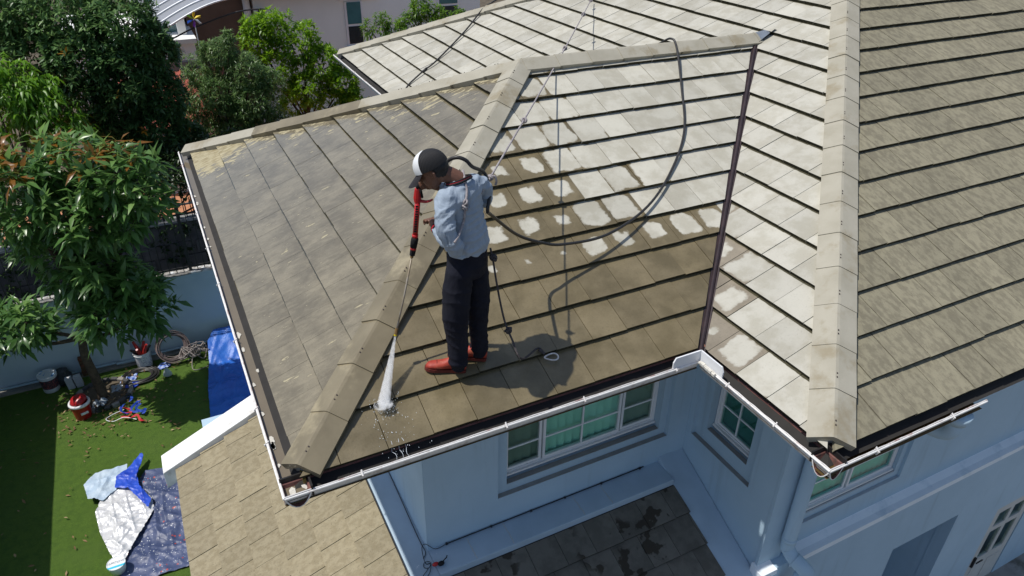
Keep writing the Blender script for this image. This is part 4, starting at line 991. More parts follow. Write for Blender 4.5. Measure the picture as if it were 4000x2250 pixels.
for k in range(6):
    a = k*1.1; b = MB(); p0 = np.array((-1.50+.05*math.cos(a), 10.82+.05*math.sin(a), ZG+.28)); p1 = p0+np.array((.14*math.cos(a), .10*math.sin(a), .19+.05*(k % 3)))
    b.tube([p0, (p0+p1)/2+(0,0,.02), p1], [.03,.036,.024], 8); tt = b.build('hand_tool', simple('tool_red', (.42,.03,.025), (.3,.02,.02), 5, .4, .5, 0) if k % 3 else M['iron'])
    tag(tt, ['short black handled tool leaning right in the open white bucket', 'red tool leaning to the back right of the open white bucket', 'red tool leaning to the back left of the open white bucket', 'black handled tool leaning left in the open white bucket', 'red tool leaning to the front left of the open white bucket', 'long red tool leaning to the front right of the open white bucket'][k], 'tool', 'tools in the open bucket')
tb_ = empty('paint_tub', (-2.17, 5.46, ZG+.06)); tag(tb_, 'round white lidded tub with a blue stripe on the corner of the dust sheet', 'tub')
b = MB(); c = (-2.17,5.46,ZG+.05); b.lathe(c, [(0,0),(.10,0),(.125,.14),(.125,.15)], 26); b.build('tub_body', M['white_clean'], tb_, smooth=True)
tl = NT('tub_lid_print'); yy = tl.sep(tl.obj()); cc = tl.mix(tl.math('MULTIPLY', tl.step(yy[1], 5.415, 5.41), tl.step(yy[1], 5.37, 5.375)), (.74,.75,.76), (.05,.50,.68))
cc = tl.mix(tl.math('MULTIPLY', tl.math('MULTIPLY', tl.step(yy[1], 5.455, 5.46), tl.step(yy[1], 5.50, 5.495)), tl.step(tl.noise(1, 2, .5, tl.map(tl.obj(), (90, 60, 1))), .48, .52)), cc, (.25,.27,.30)); tl = tl.done(tl.bsdf(cc, .4, .5))
b = MB(); b.lathe(c, [(.13,.145),(.132,.165),(.124,.17),(.118,.162),(0,.162)], 26); b.build('lid', tl, tb_)
# red drinks cooler
ck = empty('drinks_cooler', (-2.65, 9.60, ZG)); tag(ck, 'red drinks cooler with white rim and loose red lid, on the lawn by the tree', 'cooler')
M['red'] = simple('red_plastic', (.42,.012,.015), (.34,.010,.012), 4, .35, .5, 0); c = np.array((-2.65,9.60,ZG))
b = MB(); b.lathe(c, [(0,.0),(.135,.0),(.14,.02),(.165,.30),(.165,.33)], 28); b.build('cooler_body', M['red'], ck, smooth=True)
b = MB(); b.lathe(c, [(.16,.315),(.185,.315),(.19,.34),(.18,.365),(.15,.365),(.15,.33)], 28); b.build('rim', M['white_clean'], ck, smooth=True)
b = MB(); b.lathe(c+(.0,.02,.37), [(0,.09),(.06,.088),(.12,.07),(.15,.03),(.15,.0),(0,0)], 24, (-.25,-.1,.9)); b.build('lid', M['red'], ck, smooth=True)
b = MB(); b.obox(c+np.array((.055,-.147,.17)), (.06,.022,0), (.004,-.008,.0), (0,0,.022)); b.build('sticker', M['white_clean'], ck)
# dark bag, cartons, bricks
bgm = simple('black_bin_bag', (.022,.026,.034), (.035,.04,.05), 9, .3, .6, .6, .03)
b = MB(); n = 18; cb = np.array((-2.98,10.86,ZG)); vs = []
for j in range(10):
    for k in range(n):
        a = 2*math.pi*k/n; hgt = j/9; r = .17*(math.sin(min(1, hgt*1.25+.18)*2.6))**.6*(1+.16*mnoise.noise(Vector((math.cos(a)*2, math.sin(a)*2, hgt*4)))) if j < 9 else .02
        vs.append(cb+np.array((r*math.cos(a), r*math.sin(a)*.8, .40*hgt)))
b.add(vs, [(j*n+k, j*n+(k+1) % n, (j+1)*n+(k+1) % n, (j+1)*n+k) for j in range(9) for k in range(n)]+[tuple(range(9*n, 10*n))]); tag(b.build('bin_bag', bgm, smooth=True), 'black plastic bag slumped between the lidded bucket and the bricks', 'bag')
for k, x in enumerate((-2.87, -2.72)):
    b = MB(); b.obox((x,10.66,ZG+.13), (.062,.0,.006), (0,.05,0), (-.01,0,.13)); o = b.build('carton', simple('white_carton', (.55,.55,.58), (.5,.5,.53), 8, .7, .3, 0))
    tag(o, ['small white carton next to the lidded paint bucket', 'small white carton next to the brick stack'][k], 'carton', 'white cartons by the wall')
for k in range(6):
    b = MB(); b.obox((-2.60+random.uniform(-.01,.01),10.98,ZG+.05+k*.075), (.055,0,0), (0,.05,0), (0,0,.034)); o = b.build('brick', simple('old_brick', (.20,.085,.05) if k % 2 else (.17,.13,.05), (.12,.06,.04), 12, .9, .2, .4, .005))
    tag(o, ['bottom', 'second lowest', 'third lowest', 'third highest', 'second highest', 'topmost'][k]+' brick of the small stack against the garden wall', 'brick', 'bricks stacked by the wall')
# coils
M['cable'] = simple('grey_cable', (.22,.17,.16), (.15,.11,.105), 20, .5, .4, 0); M['rubber'] = simple('black_rubber', (.022,.021,.021), (.03,.028,.027), 30, .45, .45, .1, .001)
b = MB()
for k in range(15):
    R_ = .30+random.uniform(-.045,.03); c = np.array((-.92+random.uniform(-.03,.03), 10.74+random.uniform(-.06,.06), ZG+.36+random.uniform(-.03,.03))); tl_ = .55+random.uniform(-.12,.12); w1 = random.uniform(-.1,.1)
    b.tube([c+np.array((R_*math.cos(a), R_*math.sin(a)*math.sin(tl_)+w1*R_*math.cos(a), R_*math.sin(a)*math.cos(tl_)*1.0)) for a in np.linspace(0, 2*math.pi, 40)], .0085, 6, False)
tag(b.build('cable_coil', M['cable']), 'upright coil of grey electric cable leaning on the garden wall', 'cable')
b = MB()
for k in range(9):
    c = np.array((-.52+random.uniform(-.1,.1), 10.62+random.uniform(-.08,.08), ZG+.12)); pts = []
    for q in range(9): pts.append(c+np.array((random.uniform(-.2,.2), random.uniform(-.15,.15), random.uniform(-.08,.24))))
    b.tube(smooth_path(pts, 6), .009, 6)
b.tube(smooth_path([(-.55,10.6,ZG+.2),(-.25,10.55,ZG+.16),(-.20,10.35,ZG+.02),(-.4,10.2,ZG+.01),(-.62,10.22,ZG+.02),(-.58,10.5,ZG+.15)], 6), .008, 6)
tag(b.build('cable_tangle', simple('worn_rope_cable', (.36,.32,.30), (.22,.19,.18), 20, .7, .3, 0)), 'loose tangle of pale cable and rope heaped beside the cable coil', 'cable')
b = MB()
for k in range(8):
    R_ = .20+.022*k; b.tube([(-1.61+R_*math.cos(a), 10.44+R_*.82*math.sin(a), ZG+.03+.012*(k % 3)+.01*math.sin(3*a+k)) for a in np.linspace(0, 2*math.pi, 44)], .013, 6, False)
tag(b.build('hose_coil', M['rubber']), 'flat black hose coil lying between the tree and the open bucket', 'hose')
def check_mat():
    t = NT('blue_check_cloth'); x, y, _ = t.sep(t.map(t.obj(), (11, 11, 1), (0, 0, .5)))
    a = t.math('GREATER_THAN', t.math('FRACT', x), .5); b_ = t.math('GREATER_THAN', t.math('FRACT', y), .5)
    c = t.mix(t.math('MULTIPLY', t.math('ADD', a, b_), .5), (.05,.11,.42), (.42,.50,.70)); return t.done(t.bsdf(c, .8, .2))
M['check'] = check_mat()
for nm, ol, lb in ((0, [(-2.0,10.36),(-1.96,10.62),(-1.66,10.62),(-1.70,10.36)], 'blue and white checked plastic mat beside the tree ring'), (1, [(-1.32,10.50),(-1.22,10.72),(-.98,10.72),(-1.05,10.52)], 'blue and white checked plastic strip in front of the open bucket')):
    tag(sheet('checked_mat', ol, folds(20+nm, .05, 2.4), M['check'], nb=60, rings=8), lb, 'mat')
tag(sheet('blue_rag', [(-1.92,10.14),(-1.86,10.30),(-1.66,10.30),(-1.62,10.18),(-1.74,10.08)], folds(25, .07, 3), M['tarp_royal'], nb=60, rings=8), 'small crumpled blue rag by the tree ring', 'rag')
b = MB(); cb = np.array((-1.10,10.22,ZG)); pr = [(.02,.36),(.03,.30),(.055,.22),(.085,.12),(.095,.05),(.05,.012),(0,.01)]; bb = MB().lathe((0,0,0), pr, 14)
b.add([cb+np.array((p[0]*(1+.3*mnoise.noise(Vector(p)*9)), p[1]*.6-.22*p[2], p[2]*.8)) for p in bb.v], bb.f); tag(b.build('plastic_bag', simple('white_carrier_bag', (.62,.66,.66), (.50,.56,.56), 9, .5, .4, .4, .02), smooth=True), 'tied white plastic carrier bag on the turf below the cable coil', 'bag')
for k, (x, y, lb) in enumerate(((-2.35,9.85,'clear crumpled plastic bag against the tree trunk, beside the red cooler'),(-2.05,10.22,'small clear plastic wrapper on the leaves behind the trunk'))):
    tag(sheet('plastic_wrap', [(x-.16+.05*k,y-.12),(x-.12,y+.1),(x+.06,y+.14-.04*k),(x+.14-.03*k,y+.02),(x+.05,y-.14)], lift(folds(30+k, .14-.05*k, 4), .0), simple('clear_wrap', (.40,.45,.50), (.25,.30,.35), 14, .15, .7, .5, .03), nb=60, rings=8), lb, 'plastic')
# ring of stone edging round the tree, with bark litter
rg = empty('tree_ring', (-2.3, 10.12, ZG)); tag(rg, 'low grey ring of edging stones round the mango trunk', 'edging')
for k in range(22):
    a = 2*math.pi*k/22; c = np.array((-2.3+.50*math.cos(a), 10.10+.48*math.sin(a), ZG+.03)); tn = np.array((-math.sin(a), math.cos(a), 0)); rd = np.array((math.cos(a), math.sin(a), 0))
    b = MB(); b.obox(c, tn*.066, rd*random.uniform(.032,.045), (0,0,.045)); b.build('edging_stone', M['stone'] if k % 3 else M['paving'], rg, bevel=.012)
b = MB(); b.lathe((-2.3,10.10,ZG), [(.47,.015),(0,.04)], 24); b.build('bed_soil', M['soil'], rg)
# fallen leaves
lm = leaf_mat('fallen_leaf', (.10,.05,.02), (.22,.13,.055), (.42,.30,.17), (.50,.22,.03), .1, .7)
n = 430; P = np.zeros((n, 3)); k1 = int(n*.72)
P[:k1, 0] = RNG.normal(-2.2, .55, k1); P[:k1, 1] = RNG.normal(9.75, .48, k1); P[k1:, 0] = RNG.uniform(-4, -.3, n-k1); P[k1:, 1] = RNG.uniform(5.2, 10.8, n-k1); P[:, 2] = ZG+.028
ok = (P[:, 1] < 10.85) & (P[:, 0] > -4.1) & ~((P[:, 1] < 7.7) & (P[:, 0] > -2.5)); P = P[ok]
A = np.tile(np.array([[0, 0, 1.]]), (len(P), 1)); o = leaves('fallen_leaves', P, A, 1, .085, .034, 1.45, .05, lm, None, np.clip(RNG.beta(1.5, 1.6, len(P)), 0, 1))
tag(o, 'brown fallen mango leaves strewn over the turf', 'leaves', kind='stuff')
# safety harness on the lawn
hn = empty('safety_harness', (-1.85, 9.25, ZG)); tag(hn, 'tangled red and blue webbing harness dropped on the lawn', 'harness')
def ribbon(pts, w, mat, name):
    pts = smooth_path(pts, 6); b = MB(); vs = []
    for i, p in enumerate(pts):
        t_ = pts[min(i+1, len(pts)-1)]-pts[max(i-1, 0)]; t_ = t_/(np.linalg.norm(t_)+1e-9); tw = .9*math.sin(i*.33); s_ = np.cross(t_, (0,0,1)); s_ = s_/(np.linalg.norm(s_)+1e-9)*math.cos(tw)+np.array((0,0,1))*math.sin(tw)*.6
        vs += [p-s_*w/2, p+s_*w/2]
    b.add(vs, [(2*i, 2*i+1, 2*i+3, 2*i+2) for i in range(len(pts)-1)]); return b.build(name, mat, hn)
wb, wr = simple('blue_webbing', (.02,.07,.42), (.015,.05,.33), 30, .6, .3, 0), simple('red_webbing', (.50,.025,.035), (.42,.02,.03), 30, .6, .3, 0)
h0 = np.array((-1.85,9.25,ZG+.03))
for mat_, pts in ((wb, [(-.02,.50,.05),(.06,.42,.10),(.02,.30,.08),(-.12,.25,.06),(-.14,.05,.08),(-.02,-.05,.05)]), (wb, [(.18,.32,.03),(.05,.15,.05),(.02,0,.06),(.14,-.05,.05),(.26,-.05,.06),(.22,-.15,.04)]), (wb, [(.20,.12,.10),(.12,.0,.10),(.20,-.10,.07),(.28,-.02,.05)]),
                  (wr, [(-.18,.06,.04),(-.08,-.06,.10),(.02,-.04,.06),(-.04,-.14,.06),(-.16,-.10,.05)]), (wr, [(-.14,-.08,.05),(-.02,-.20,.06),(.12,-.18,.07),(.16,-.30,.03),(.24,-.36,.02)]), (wr, [(-.14,.20,.05),(-.06,.10,.09),(.03,.04,.04)])):
    ribbon([h0+np.array(p) for p in pts], .055, mat_, 'strap')
b = MB(); b.tube(smooth_path([h0+np.array(p) for p in ((-.10,.12,.05),(-.30,.10,.02),(-.42,.0,.02),(-.30,-.12,.02),(-.1,-.14,.06),(.1,-.26,.03))], 6), .007, 6); b.build('lanyard', M['white_clean'], hn)

# ================================================================== THE WORKER
F0 = np.array([1.390, .498, .232]); PR_ = np.array([.888, -.459, 0]); PF = np.array([.459, .888, 0])
def W3(r, u, w): return F0+r*PR_+w*PF+np.array([0, 0, u])
def loft(b, secs, n=20):
    """secs: (centre, axis a, axis b) closed tube through elliptical sections"""
    vs = []; N = len(secs)
    for c, a, bb in secs:
        for k in range(n): vs.append(np.array(c)+np.array(a)*math.cos(2*math.pi*k/n)+np.array(bb)*math.sin(2*math.pi*k/n))
    fs = [(i*n+k, i*n+(k+1) % n, (i+1)*n+(k+1) % n, (i+1)*n+k) for i in range(N-1) for k in range(n)]
    fs += [tuple(range(n-1, -1, -1)), tuple(range((N-1)*n, N*n))]
    b.add(vs, fs)
def limb(b, pts, rad, n=14, sub=5):
    p = smooth_path(pts, sub); m_ = len(p); xs = np.linspace(0, len(rad)-1, m_); rr = np.interp(xs, range(len(rad)), rad)
    b.tube(p, rr.tolist(), n)
    for q, r in ((p[0], rr[0]), (p[-1], rr[-1])): ball(b, q, r*.98)
def ball(b, c, r, ax=None, n=12):
    r = (r, r, r) if np.isscalar(r) else r; ax = ax or (np.array((1., 0, 0)), np.array((0, 1., 0)), np.array((0, 0, 1.)))
    vs = []; fs = []; m_ = 9
    for j in range(m_+1):
        th = math.pi*j/m_
        for k in range(n):
            ph = 2*math.pi*k/n; vs.append(np.array(c)+ax[0]*r[0]*math.sin(th)*math.cos(ph)+ax[1]*r[1]*math.sin(th)*math.sin(ph)+ax[2]*r[2]*math.cos(th))
    fs = [(j*n+k, (j+1)*n+k, (j+1)*n+(k+1) % n, j*n+(k+1) % n) for j in range(m_) for k in range(n)]
    b.add(vs, fs)
def melt(b, name, mat, parent, voxel=.008, smooth=6, disp=None, wt=.5):
    """fuse the overlapping closed shapes of b into one continuous skin"""
    me = bpy.data.meshes.new(name); me.from_pydata(b.v, [], b.f); me.update()
    bm = bmesh.new(); bm.from_mesh(me); bmesh.ops.remove_doubles(bm, verts=bm.verts, dist=1e-5); bmesh.ops.recalc_face_normals(bm, faces=bm.faces); bm.to_mesh(me); bm.free()
    o = bpy.data.objects.new(name, me); COL.objects.link(o)
    r = o.modifiers.new('r', 'REMESH'); r.mode = 'VOXEL'; r.voxel_size = voxel
    s = o.modifiers.new('s', 'SMOOTH'); s.iterations = smooth; s.factor = wt
    dg = bpy.context.evaluated_depsgraph_get(); ev = o.evaluated_get(dg); m2 = bpy.data.meshes.new_from_object(ev)
    bpy.data.objects.remove(o); bpy.data.meshes.remove(me)
    if disp is not None:
        n = len(m2.vertices); co = np.zeros(n*3, np.float32); no = np.zeros(n*3, np.float32)
        m2.vertices.foreach_get('co', co); m2.vertices.foreach_get('normal', no); co = co.reshape(-1, 3); no = no.reshape(-1, 3)
        d = np.array([disp(Vector(c)) for c in co.astype(float)]); co += no*d[:, None]; m2.vertices.foreach_set('co', co.ravel())
    m2.name = name; m2.materials.clear()
    return link_mesh(name, m2, mat, parent, True)
person = empty('person', tuple(W3(.05, -.01, 0))); tag(person, 'worker in grey-blue shirt, dark trousers, red shoes and mesh cap, washing the roof', 'person')
LX = .54*PR_+.84*PF; FX = -.84*PR_+.54*PF; UP = np.array((0, 0, 1.))
def cloth_mat(name, c1, c2, rough, fine, bump):
    t = NT(name); o = t.obj(); c = t.mix(t.step(t.noise(7, 5, .6), .3, .7), c1, c2)
    w = t.noise(5.5, 3, .5, t.map(o, (1.2, 1.2, .55)), 1.2)
    h = t.math('ADD', t.math('MULTIPLY', w, 1.0), t.math('MULTIPLY', t.noise(fine, 2), .04))
    return t.done(t.bsdf(c, rough, .25, 0, t.bump(h, bump, .04)))
M['shirt'] = cloth_mat('shirt_jersey', (.33,.39,.465), (.275,.33,.40), .85, 240, .75)
M['trouser'] = cloth_mat('dark_trouser_cloth', (.007,.008,.016), (.013,.014,.022), .9, 220, .4)
M['skin'] = simple('tanned_skin', (.17,.082,.052), (.135,.062,.04), 9, .5, .4, .1, .002)
M['hair'] = simple('black_hair', (.010,.009,.009), (.018,.016,.015), 60, .55, .4, .5, .003)
# --- shirt: trunk and both sleeves in one skin
b = MB()
def sec(u, r, w, hl, hd): return (W3(r, u, w), LX*hl, FX*hd)
loft(b, [sec(.975,.092,.02,.158,.128), sec(1.02,.092,.02,.165,.132), sec(1.12,.082,.02,.158,.124), sec(1.24,.068,.02,.160,.115), sec(1.34,.060,.02,.172,.112), sec(1.40,.056,.02,.165,.108), sec(1.445,.052,.02,.115,.088), sec(1.475,.045,.018,.072,.072)], 28)
limb(b, [W3(-.025,1.385,-.105), W3(-.035,1.30,-.165), W3(-.012,1.19,-.195), W3(.030,1.085,-.185)], [.070,.062,.056,.052])
limb(b, [W3(.030,1.085,-.185), W3(-.03,1.095,-.10), W3(-.10,1.125,.01)], [.054,.048,.041])
limb(b, [W3(.135,1.40,.125), W3(.185,1.34,.19), W3(.20,1.255,.215)], [.066,.058,.050])
limb(b, [W3(.20,1.25,.215), W3(.06,1.30,.235), W3(-.075,1.345,.175)], [.056,.050,.042])
def shirt_fold(p):
    q = (np.array(p)-F0); r_, u_, w_ = q@PR_, q[2], q@PF
    f = 0
    f += .009*mnoise.noise(Vector((r_*9+u_*5, u_*11-r_*6, w_*8)))
    f += .0045*(1-abs(mnoise.noise(Vector((r_*16-u_*12, u_*9+r_*14, w_*6+9)))))**4
    f += .009*(1-abs(mnoise.noise(Vector((r_*7+u_*7, (u_-r_*.6)*16, 3.0)))))**4          # diagonal drag folds
    if u_ < 1.12: f += .006*math.sin((u_*75+mnoise.noise(Vector((r_*14, u_*9, w_*10)))*3.5))*min(1, (1.12-u_)*9)
    return f-.003
shirt = melt(b, 'shirt', M['shirt'], person, .0075, 5, shirt_fold)
# --- trousers
b = MB()
loft(b, [sec(1.0,.092,.02,.148,.118), sec(.94,.090,.02,.160,.124), sec(.86,.088,.02,.168,.124), sec(.79,.088,.02,.155,.112)], 26)
limb(b, [W3(.045,.86,-.06), W3(.020,.66,-.065), W3(.008,.48,-.06), W3(.012,.28,-.055), W3(.018,.075,-.06)], [.098,.098,.092,.076,.068], 18)
limb(b, [W3(.130,.86,.085), W3(.150,.66,.09), W3(.155,.48,.085), W3(.158,.28,.085), W3(.158,.085,.09)], [.094,.090,.082,.068,.064], 18)
def tr_fold(p):
    q = np.array(p)-F0; u_ = q[2]
    f = .006*mnoise.noise(Vector((q[0]*9, q[1]*9, u_*5)))
    f += .007*(1-abs(mnoise.noise(Vector((q[0]*5, q[1]*5, u_*11+q[0]*5)))))**4
    if u_ < .22: f += .006*math.sin(u_*95+q[0]*20)*(1-u_/.22)
    return f-.002
melt(b, 'trousers', M['trouser'], person, .008, 5, tr_fold)
# --- body: head, neck and both hands
hf = -.88*PR_-.47*UP+.06*PF; hf /= np.linalg.norm(hf); hu = UP-hf*(UP@hf); hu /= np.linalg.norm(hu); hl = np.cross(hu, hf)   # face direction, crown, side
HC = W3(-.112, 1.535, .005)
if hl@PF > 0: hl = -hl            # hl points at the camera side (his left)
b = MB()
ball(b, HC+hu*.018-hf*.012, (.092,.074,.100), (hf, hl, hu), 18)
ball(b, HC-hu*.035+hf*.030, (.066,.060,.075), (hf, hl, hu), 16)          # face
ball(b, HC-hu*.078+hf*.045, (.042,.044,.034), (hf, hl, hu), 14)          # jaw and chin
b.tube([HC+hf*.088+hu*.005, HC+hf*.112-hu*.028, HC+hf*.094-hu*.040], [.010,.015,.010], 8)   # nose
b.tube([HC+hf*.082-hu*.058-hl*.022, HC+hf*.090-hu*.058, HC+hf*.082-hu*.058+hl*.022], .0075, 8)  # lips
b.tube([HC+hf*.083+hu*.022-hl*.045, HC+hf*.090+hu*.024, HC+hf*.083+hu*.022+hl*.045], .010, 8)   # brow
for sg in (-1, 1):
    e = HC-hf*.008-hu*.012+hl*sg*.072; b.tube([e+hu*.030, e-hf*.014+hu*.012+hl*sg*.012, e-hf*.010-hu*.012+hl*sg*.010, e+hf*.002-hu*.028], [.007,.008,.008,.007], 8)
    ball(b, e+hl*sg*.0, (.014,.006,.022), (hf, hl, hu), 8)
limb(b, [HC-hu*.045-hf*.040, W3(-.02,1.505,.012), W3(.045,1.455,.02), W3(.055,1.40,.02)], [.056,.054,.062,.075])
# right hand closed on the grip
g0, g1 = W3(-.238,1.372,.125), W3(-.135,1.412,.135); gd = (g1-g0)/np.linalg.norm(g1-g0)
pc = W3(-.150,1.378,.150)
limb(b, [W3(-.06,1.338,.180), W3(-.105,1.352,.168), pc], [.027,.027,.030], 10, 4); ball(b, pc, (.042,.020,.036), (gd, np.cross(gd, UP), UP), 12)
for k in range(4):
    c = g0+gd*(.030+.0195*k); nn2 = np.cross(gd, UP); nn2 /= np.linalg.norm(nn2); vv = np.cross(nn2, gd)
    ln = (.98,1.06,1.0,.86)[k]
    pts = [c+(nn2*math.cos(a)+vv*math.sin(a))*.031*ln for a in np.radians([-60+6*k, -5, 55, 120, 185, 225])]
    b.tube(smooth_path(pts, 3), np.linspace(.0098, .0078, 16).tolist(), 8)
b.tube(smooth_path([pc+gd*.012-UP*.004, pc+gd*.006+np.cross(gd, UP)*.030+UP*.012, g0+gd*.052+np.cross(gd, UP)*.034+UP*.022, g0+gd*.030+np.cross(gd, UP)*.026+UP*.030], 3), np.linspace(.0125, .009, 10).tolist(), 8)
# left hand at the end of the bent arm
lp = W3(-.135,1.140,.055); ld = np.array(W3(-.16,1.15,.10))-np.array(W3(-.10,1.125,.01)); ld /= np.linalg.norm(ld); ls = np.cross(ld, UP); ls /= np.linalg.norm(ls)
limb(b, [W3(-.09,1.12,-.005), W3(-.115,1.130,.028), lp], [.027,.026,.030], 10, 4)
for k in range(4):
    q = lp+ld*.030+ls*(-.030+.020*k); b.tube(smooth_path([q, q+ld*.030-UP*.006, q+ld*(.044)-UP*.026, q+ld*.034-UP*.044], 3), np.linspace(.0098, .0075, 10).tolist(), 8)
b.tube(smooth_path([lp+ls*.026, lp+ls*.048+ld*.018-UP*.006, lp+ls*.044+ld*.042-UP*.018], 3), np.linspace(.012, .009, 7).tolist(), 8)
body = melt(b, 'body', M['skin'], person, .0045, 3)
# hair showing under the cap
b = MB(); ball(b, HC+hu*.008-hf*.030, (.080,.079,.075), (hf, hl, hu), 16); ball(b, HC-hf*.055-hu*.030, (.042,.062,.045), (hf, hl, hu), 12); melt(b, 'hair', M['hair'], person, .006, 3, lambda p: .0025*mnoise.noise(p*70))
# cap: black mesh crown, white front panel, dark brim
def capmesh_mat():
    t = NT('black_cap_mesh'); o = t.obj(); w = t.n('ShaderNodeTexWave'); t.l(o, w.inputs[0]); w.inputs['Scale'].default_value = 42; w.inputs['Distortion'].default_value = .4
    c = t.mix(w.outputs['Fac'], (.006,.006,.007), (.024,.023,.025)); return t.done(t.bsdf(c, .7, .35, 0, t.bump(w.outputs['Fac'], .5, .004)))
M['capmesh'] = capmesh_mat()
def dome(a0, a1, name, mat, R3=(.106,.090,.110), n=40, m_=12, off=0):
    b = MB(); vs = []
    cc = HC+hu*.026-hf*.006
    for j in range(m_+1):
        th = math.pi*.5*j/m_
        for k in range(n+1):
            ph = a0+(a1-a0)*k/n
            sq = 1+.05*math.cos(2*ph)
            vs.append(cc+hf*(R3[0]+off)*math.cos(ph)*math.cos(th)**.85*sq+hl*(R3[1]+off)*math.sin(ph)*math.cos(th)**.85+hu*(R3[2]+off)*math.sin(th))
    b.add(vs, [(j*(n+1)+k, j*(n+1)+k+1, (j+1)*(n+1)+k+1, (j+1)*(n+1)+k) for j in range(m_) for k in range(n)])
    return b.build(name, mat, cap, smooth=True)
cap = dome(math.radians(0), math.radians(360), 'cap', M['capmesh']) if False else None
b = MB(); ball(b, HC+hu*.130-hf*.004, (.010,.010,.006), (hf, hl, hu), 10); cap = b.build('cap', M['capmesh'], person, smooth=True)
dome(math.radians(60), math.radians(300), 'cap_mesh_crown', M['capmesh']); dome(math.radians(-61), math.radians(61), 'cap_front_panel', M['white_clean'], (.116,.091,.113))
bd_ = -.30*PR_-.93*UP+.14*PF; bd_ /= np.linalg.norm(bd_); b = MB(); vs = []
for j in range(7):
    for k in range(15):
        ph = math.radians(-58+116*k/14); e0 = HC+hu*.022-hf*.006+hf*.112*math.cos(ph)+hl*.091*math.sin(ph)
        u_ = j/6; vs.append(e0+(hf*.42+bd_*.80)*.098*u_*math.cos(ph)**.55-hu*.016*abs(math.sin(ph))**2*u_)
vs2 = [v-(hu*.5-hf*.5)*.004 for v in vs]; n0 = len(vs); fs = [(j*15+k, j*15+k+1, (j+1)*15+k+1, (j+1)*15+k) for j in range(6) for k in range(14)]
b.add(vs+vs2, fs+[tuple(n0+i for i in f[::-1]) for f in fs]); b.build('cap_brim', simple('cap_brim_cloth', (.030,.028,.032), (.022,.02,.024), 30, .8, .3, .2, .002), cap, smooth=True)
# ribbed collar in black and red, cuff
M['black_rib'] = simple('black_rib', (.010,.009,.011), rough=.85); M['red_rib'] = simple('red_rib', (.42,.015,.03), (.36,.012,.025), 20, .85, .2, 0)
for mat_, rr, dz in (('black_rib', .0085, 0), ('red_rib', .0045, .007), ('black_rib', .0055, .013)):
    b = MB(); pts = []
    for a in np.linspace(0, 2*math.pi, 33): pts.append(W3(.043,1.462+dz,.018)+LX*(.088-dz*.4)*math.cos(a)+FX*(.082-dz*.4)*math.sin(a)+UP*(-.028*math.sin(a)-.004*math.cos(2*a)))
    b.tube(pts, rr, 8, False); b.build('collar', M[mat_], shirt, smooth=True)
for mat_, rr, t0 in (('black_rib', .046, 0), ('red_rib', .0475, .010), ('black_rib', .045, .020)):
    b = MB(); a_ = np.array(W3(-.095,1.122,.0)); b.tube([a_+ld*t0, a_+ld*(t0+.010)], rr*.93, 14); b.build('cuff', M[mat_], shirt)
# sleeve pocket
from mathutils.bvhtree import BVHTree
bv = BVHTree.FromPolygons([v.co[:] for v in shirt.data.vertices], [p.vertices[:] for p in shirt.data.polygons])
def on_shirt(r, u, off=.004, d=None):
    o_ = W3(r, u, -.8); h = bv.ray_cast(Vector(o_), Vector(PF))
    return np.array(h[0])+np.array(h[1])*off if h[0] is not None else W3(r, u, -.1)
b = MB(); qs = [(-.078,1.225),(-.028,1.228),(-.006,1.130),(-.044,1.118)]; vs = []
for j in range(7):
    for k in range(5):
        a = np.array(qs[0])*(1-k/4)+np.array(qs[1])*(k/4); c = np.array(qs[3])*(1-k/4)+np.array(qs[2])*(k/4); p = a*(1-j/6)+c*(j/6); vs.append(on_shirt(p[0], p[1], .0045+.0015*random.random()))
b.add(vs, [(j*5+k, j*5+k+1, (j+1)*5+k+1, (j+1)*5+k) for j in range(6) for k in range(4)]); b.build('sleeve_pocket', M['shirt'], shirt, smooth=True)
